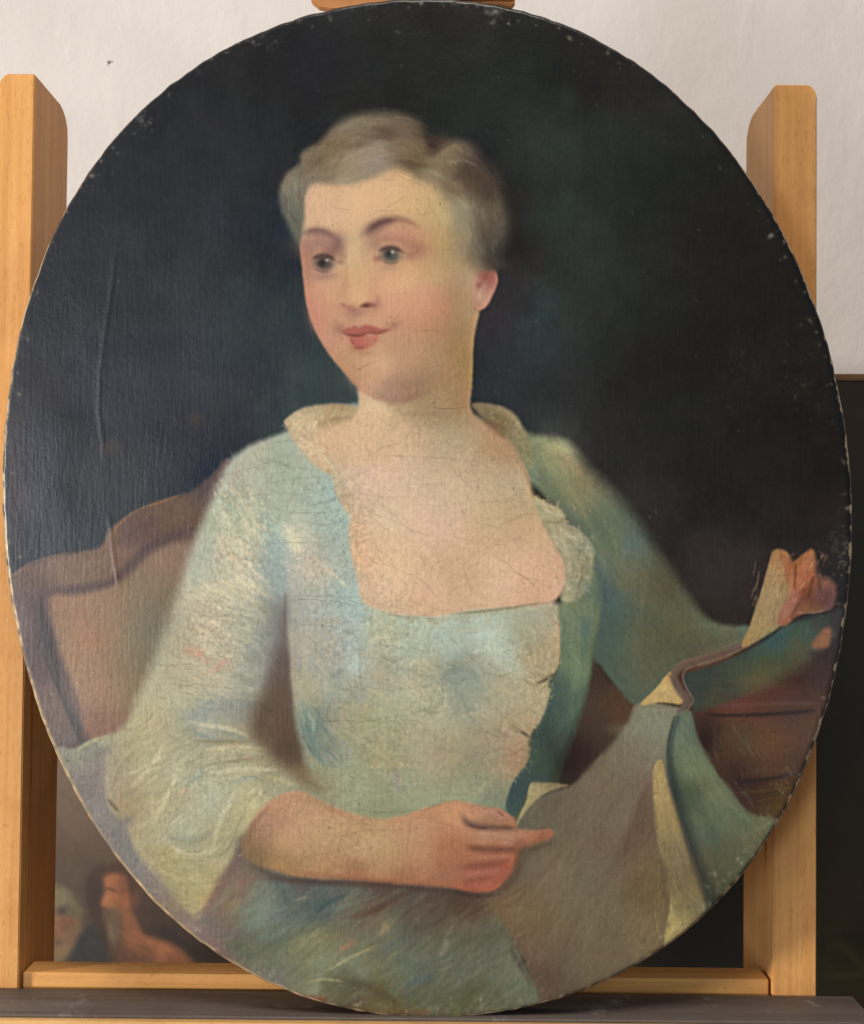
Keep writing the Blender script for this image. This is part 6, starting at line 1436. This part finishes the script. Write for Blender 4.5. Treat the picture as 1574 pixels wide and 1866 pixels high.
    while n < 330:
        x, y = rng.uniform(330, 1080), rng.uniform(730, 1500)
        l0 = lum[int((y + 20) * C.k), int((x + 10) * C.k)]
        if l0 < 125:
            continue
        n += 1
        a = rng.uniform(0, math.pi * 2) if rng.rand() < .5 else rng.choice([0, math.pi]) + rng.uniform(-.4, .4)
        pts = [(x, y)]
        for _ in range(rng.randint(2, 6)):
            a += rng.uniform(-.7, .7); l = rng.uniform(6, 15)
            pts.append((pts[-1][0] + l * math.cos(a), pts[-1][1] + l * math.sin(a)))
        crack(pts, rng.uniform(.9, 1.4), rng.uniform(.2, .5), 1.5)
    for (x0, y0, x1, y1, num, ang) in ((650, 850, 760, 960, 26, 35), (680, 1000, 780, 1100, 26, 60), (850, 980, 960, 1080, 16, 120), (600, 1500, 720, 1590, 50, 88), (660, 700, 860, 830, 50, 120),
                                       (720, 560, 860, 720, 40, 75), (560, 340, 600, 430, 16, 90)):
        for _ in range(num):
            x, y = rng.uniform(x0, x1), rng.uniform(y0, y1); a = math.radians(ang + rng.uniform(-25, 25)); l = rng.uniform(4, 12)
            crack([(x - l * math.cos(a), y - l * math.sin(a)), (x, y), (x + l * math.cos(a), y + l * math.sin(a))], 1.1, rng.uniform(.2, .45), 1.)
    # scuffs and losses near the rim
    O = spline(OVAL, True, 4)
    cx, cy = 780, 925
    for _ in range(330):
        q = O[rng.randint(len(O))]
        t = 1 - abs(rng.normal(0, .018)) - .002
        x, y = cx + (q[0] - cx) * t, cy + (q[1] - cy) * t
        r = rng.uniform(1., 3.6)
        C.blob(x, y, r, r * rng.uniform(.6, 2), [(150, 142, 124), (112, 104, 92), (86, 80, 72), (170, 158, 134)][rng.randint(4)], rng.uniform(.15, .7), rng.uniform(0, 180))
    def scuff(x, y, rx, ry, num, col, op=.5, ang=0):
        for _ in range(num):
            C.blob(x + rng.normal(0, rx), y + rng.normal(0, ry), rng.uniform(1.2, 4), rng.uniform(1, 3), np.array(col) + rng.uniform(-18, 18), op * rng.uniform(.3, 1.2), rng.uniform(0, 180))
    scuff(900, 20, 12, 5, 40, (118, 116, 106)); scuff(830, 5, 16, 3, 20, (110, 104, 92)); scuff(675, 8, 8, 4, 10, (120, 118, 108)); scuff(480, 70, 18, 10, 40, (96, 94, 86), .4)
    scuff(260, 215, 14, 14, 40, (112, 108, 100), .4); scuff(165, 310, 12, 16, 40, (84, 84, 84), .4); scuff(1460, 700, 22, 34, 60, (84, 80, 70), .35); scuff(1330, 690, 30, 40, 40, (70, 68, 58), .3)
    scuff(1540, 1010, 8, 14, 36, (140, 130, 112), .4); scuff(1520, 985, 14, 16, 30, (96, 88, 80), .4); scuff(1500, 1050, 10, 25, 20, (120, 104, 96), .4); scuff(1440, 1410, 14, 8, 26, (124, 110, 92), .35)
    scuff(1425, 1440, 10, 8, 16, (120, 106, 90), .5); scuff(1380, 1545, 18, 26, 90, (124, 128, 106), .28); scuff(1330, 1612, 16, 14, 50, (146, 146, 130), .3); scuff(1290, 1655, 10, 8, 26, (156, 152, 134), .35)
    scuff(1400, 1505, 14, 12, 50, (128, 132, 104), .4); scuff(1000, 1826, 22, 5, 36, (150, 138, 116), .5); scuff(640, 1842, 14, 5, 24, (190, 176, 150), .5); scuff(760, 1846, 90, 5, 90, (96, 84, 58), .5)
    scuff(890, 1838, 60, 7, 70, (128, 122, 90), .4); scuff(480, 1785, 20, 10, 60, (168, 164, 152), .4); scuff(350, 1700, 14, 12, 30, (178, 166, 150), .4); scuff(1530, 640, 5, 30, 16, (140, 120, 84), .5)
    scuff(570, 1822, 14, 5, 60, (128, 52, 36), .55); scuff(760, 1848, 26, 3, 40, (120, 56, 40), .5); scuff(700, 1845, 20, 3, 20, (110, 60, 42), .4); scuff(120, 560, 40, 60, 60, (62, 66, 72), .3)
    # pale bluish strokes along a long vertical crease on the left
    for c in ([(208, 480), (200, 545), (190, 610), (182, 680), (180, 740)], [(196, 600), (186, 700), (190, 790)]):
        C.stroke(c, 5, (84, 88, 96), .28, dry=.8)
# ---------------------------------------------------------------- the oval portrait itself
zb_loc = ray_local(800, 1853, 0)[1]
portrait = empty('oval_portrait', (0, zb_loc * math.sin(LEAN), Z0 + zb_loc * math.cos(LEAN)), (-LEAN, 0, 0))
tag(portrait, 'oval oil portrait of a woman in a pale green gown, standing on the easel', 'painting')
CP = paint_portrait()
# outline: smooth oval through the measured points, then a little wear
mp = np.array(OVAL, float); cxp, cyp = 780., 925.
mt = np.arctan2((mp[:, 1] - cyp) / 928., (mp[:, 0] - cxp) / 776.); mr = np.hypot((mp[:, 0] - cxp) / 776., (mp[:, 1] - cyp) / 928.)
NH_ = 6
basis = lambda t: np.stack([np.ones_like(t)] + [f(k * t) for k in range(1, NH_ + 1) for f in (np.cos, np.sin)], 1)
coef = np.linalg.lstsq(basis(mt), mr, rcond=None)[0]
tt = np.linspace(-math.pi, math.pi, 1200, endpoint=False)
rad_ = basis(tt) @ coef
rj = np.random.RandomState(3)
nz = rj.normal(0, 1, 1200); nz = np.real(np.fft.ifft(np.fft.fft(nz) * np.exp(-(np.fft.fftfreq(1200) * 1200 / 160.) ** 2)))
rad_ = rad_ + nz * .0006 / max(nz.std(), 1e-6)
O = np.stack([cxp + 776 * rad_ * np.cos(tt), cyp + 928 * rad_ * np.sin(tt)], 1)
NXC, NYC = 900, 1080
ytop, ybot = O[:, 1].min(), O[:, 1].max()
vv = (1 - np.cos(np.linspace(.035, math.pi - .035, NYC))) / 2
lin_v = np.linspace(0, 1, NYC)
vv = .22 * vv + .78 * lin_v
rows = ytop + (ybot - ytop) * np.clip(vv, .0002, .9998)
it, ib = O[:, 1].argmin(), O[:, 1].argmax()
N_ = len(O)
idx = np.arange(it, it + N_) % N_
seq = O[idx]; kb_ = int(np.where(idx == ib)[0][0])
s1 = seq[:kb_ + 1]; s2 = np.vstack([seq[kb_:], seq[:1]])
def side(sq):
    o_ = np.argsort(sq[:, 1], kind='stable'); return np.interp(rows, sq[o_, 1], sq[o_, 0])
xa_, xb_ = side(s1), side(s2)
xl_, xr_ = np.minimum(xa_, xb_), np.maximum(xa_, xb_)
uu = np.linspace(0, 1, NXC)
PX = xl_[:, None] + (xr_ - xl_)[:, None] * uu[None, :]
PY = rows[:, None].repeat(NXC, 1)
# pixel -> canvas plane (vectorised ray_local)
a_ = (PX - 787) * S; b_ = (933 - PY) * S
t_ = D / (D - b_ * math.tan(LEAN))
LX = a_ * t_; LZ = b_ * t_ / math.cos(LEAN) - zb_loc
# distance to the rim, used to roll the canvas over the stretcher edge
cxp, cyp = 780, 925
ang = np.arctan2(PY - cyp, PX - cxp); rad = np.hypot(PX - cxp, PY - cyp)
o2 = np.argsort(np.arctan2(O[:, 1] - cyp, O[:, 0] - cxp))
oa = np.arctan2(O[:, 1] - cyp, O[:, 0] - cxp)[o2]; orr = np.hypot(O[:, 0] - cxp, O[:, 1] - cyp)[o2]
rim = np.interp(ang, np.r_[oa - 2 * math.pi, oa, oa + 2 * math.pi], np.r_[orr, orr, orr])
dist = np.maximum(rim - rad, 0)
LY = .0028 * np.clip(1 - dist / 9., 0, 1) ** 2.2
# slack, cockled canvas and body of the paint
cock = CP.fbm(PX.astype(np.float32), PY.astype(np.float32), 260, 2, 5) - .5
LY = LY + .0022 * cock * np.clip(dist / 120, 0, 1)
# old vertical crease in the linen on the left
cry = np.array([440, 480, 545, 610, 680, 740, 800, 860]); crx = np.array([214, 208, 200, 190, 182, 180, 186, 192])
LY = LY - .00026 * np.exp(-((PX - np.interp(PY, cry, crx)) / 4.5) ** 2) * np.clip((PY - 440) / 60, 0, 1) * np.clip((860 - PY) / 80, 0, 1)
LY = LY - .00022 * np.exp(-((PX - np.interp(PY, [930, 1000, 1070], [198, 205, 216])) / 4.) ** 2) * np.clip((PY - 930) / 30, 0, 1) * np.clip((1080 - PY) / 30, 0, 1)
me = sheet(NXC, NYC, np.stack([LX, LY, LZ], 2))
rgb = CP.sample(PX.ravel(), PY.ravel())
# bare canvas and ground showing where the rim is rubbed
dr = dist.ravel(); an = ang.ravel()
wear = CP.fbm(PX.astype(np.float32).ravel(), PY.astype(np.float32).ravel(), 16, 3, 23)
right = np.clip(np.cos(an) * 1.3, 0, 1); lowl = np.clip(np.cos(an - math.radians(130)), 0, 1)
lim = 3.2 + 5. * right * np.clip((wear - .45) * 5, 0, 1) + 3.5 * lowl + 2.0 * np.clip(-np.cos(an), 0, 1)
up = np.clip(-np.sin(an), 0, 1)
lim = lim * (1 - .55 * up)
m = np.clip((lim - dr) / 1.6, 0, 1) * np.clip((wear - .30) * 5, .15, 1)
raw = np.array([176, 152, 120], np.float32) * (.72 + .6 * (wear[:, None] - .3))
dark = np.clip((16 - dr) / 10, 0, 1)[:, None] * .22 * right[:, None]
rgb = rgb * (1 - dark)
rgb = rgb * (1 - m[:, None]) + raw * m[:, None]
set_paint(me, np.clip((lin(np.clip(rgb, 0, 255)) - VEIL) * PAINT_GAIN, .004, .9))
# body of the paint: light strokes stand proud, cracks lie deep, the weave shows through
low = gauss(CP.a, 3.5); hp = (CP.a - low).mean(2) / 40.
CR = Canvas.__new__(Canvas); CR.__dict__.update(CP.__dict__)
CR.a = np.repeat((hp + .9 * CP.fine + .5 * CP.streak(CP.X, CP.Y, 90, 9, 2.6, 1.) + .5 * CP.streak(CP.X, CP.Y, 0, 9, 2.6, 5.))[..., None], 3, 2).astype(np.float32)
rel = CR.sample(PX.ravel(), PY.ravel())[:, 0]
ra_ = me.attributes.new('relief', 'FLOAT', 'POINT'); ra_.data.foreach_set('value', rel.astype(np.float32))
M_PAINT = canvas_material('oil_paint', .33, .30, .75)
face = link('painted_canvas', me, M_PAINT, portrait, True)
# canvas turned over the edge and the wooden oval stretcher behind
def loop_at(scale_px, y):
    q = O.copy(); d_ = (q - np.array([cxp, cyp])); n_ = np.hypot(d_[:, 0], d_[:, 1])[:, None]
    q = q + d_ / n_ * scale_px
    out = []
    for px, py in q:
        x, z = ray_local(px, py, 0); out.append((x, y, z - zb_loc))
    return out
def band(name, loops, mat, close=False):
    n_ = len(loops[0]); vs = [v for l in loops for v in l]; fs = []
    L_ = len(loops)
    for k in range(L_ if close else L_ - 1):
        k2 = (k + 1) % L_
        for i in range(n_):
            fs.append((k * n_ + i, k * n_ + (i + 1) % n_, k2 * n_ + (i + 1) % n_, k2 * n_ + i))
    me_ = bpy.data.meshes.new(name); me_.from_pydata(vs, [], fs)
    bm_ = bmesh.new(); bm_.from_mesh(me_); bmesh.ops.recalc_face_normals(bm_, faces=bm_.faces); bm_.to_mesh(me_); bm_.free()
    return link(name, me_, mat, portrait, True)
NTK = NT('raw_canvas_edge')
vq = NTK.coords(); q1 = NTK.n('ShaderNodeTexNoise', Scale=140., Detail=5., Roughness=.7); NTK.l(vq, q1.inputs['Vector'])
NTK.l(NTK.ramp(q1.outputs['Fac'], [(.35, (.10, .07, .045)), (.5, (.34, .25, .17)), (.68, (.52, .43, .32))]), NTK.p.inputs['Base Color'])
NTK.p.inputs['Roughness'].default_value = .9
NTK.l(NTK.bump(q1.outputs['Fac'], .6, .0008), NTK.p.inputs['Normal'])
band('tacking_edge', [loop_at(0., .0027), loop_at(.8, .0045), loop_at(.6, .019), loop_at(-4, .0200)], NTK.m)
M_STR = wood('stretcher_wood', (.26, .16, .08), (.36, .23, .12), 0, .7)
band('stretcher', [loop_at(-3, .0035), loop_at(-3, .0190), loop_at(-120, .0190), loop_at(-120, .0050)], M_STR, True)
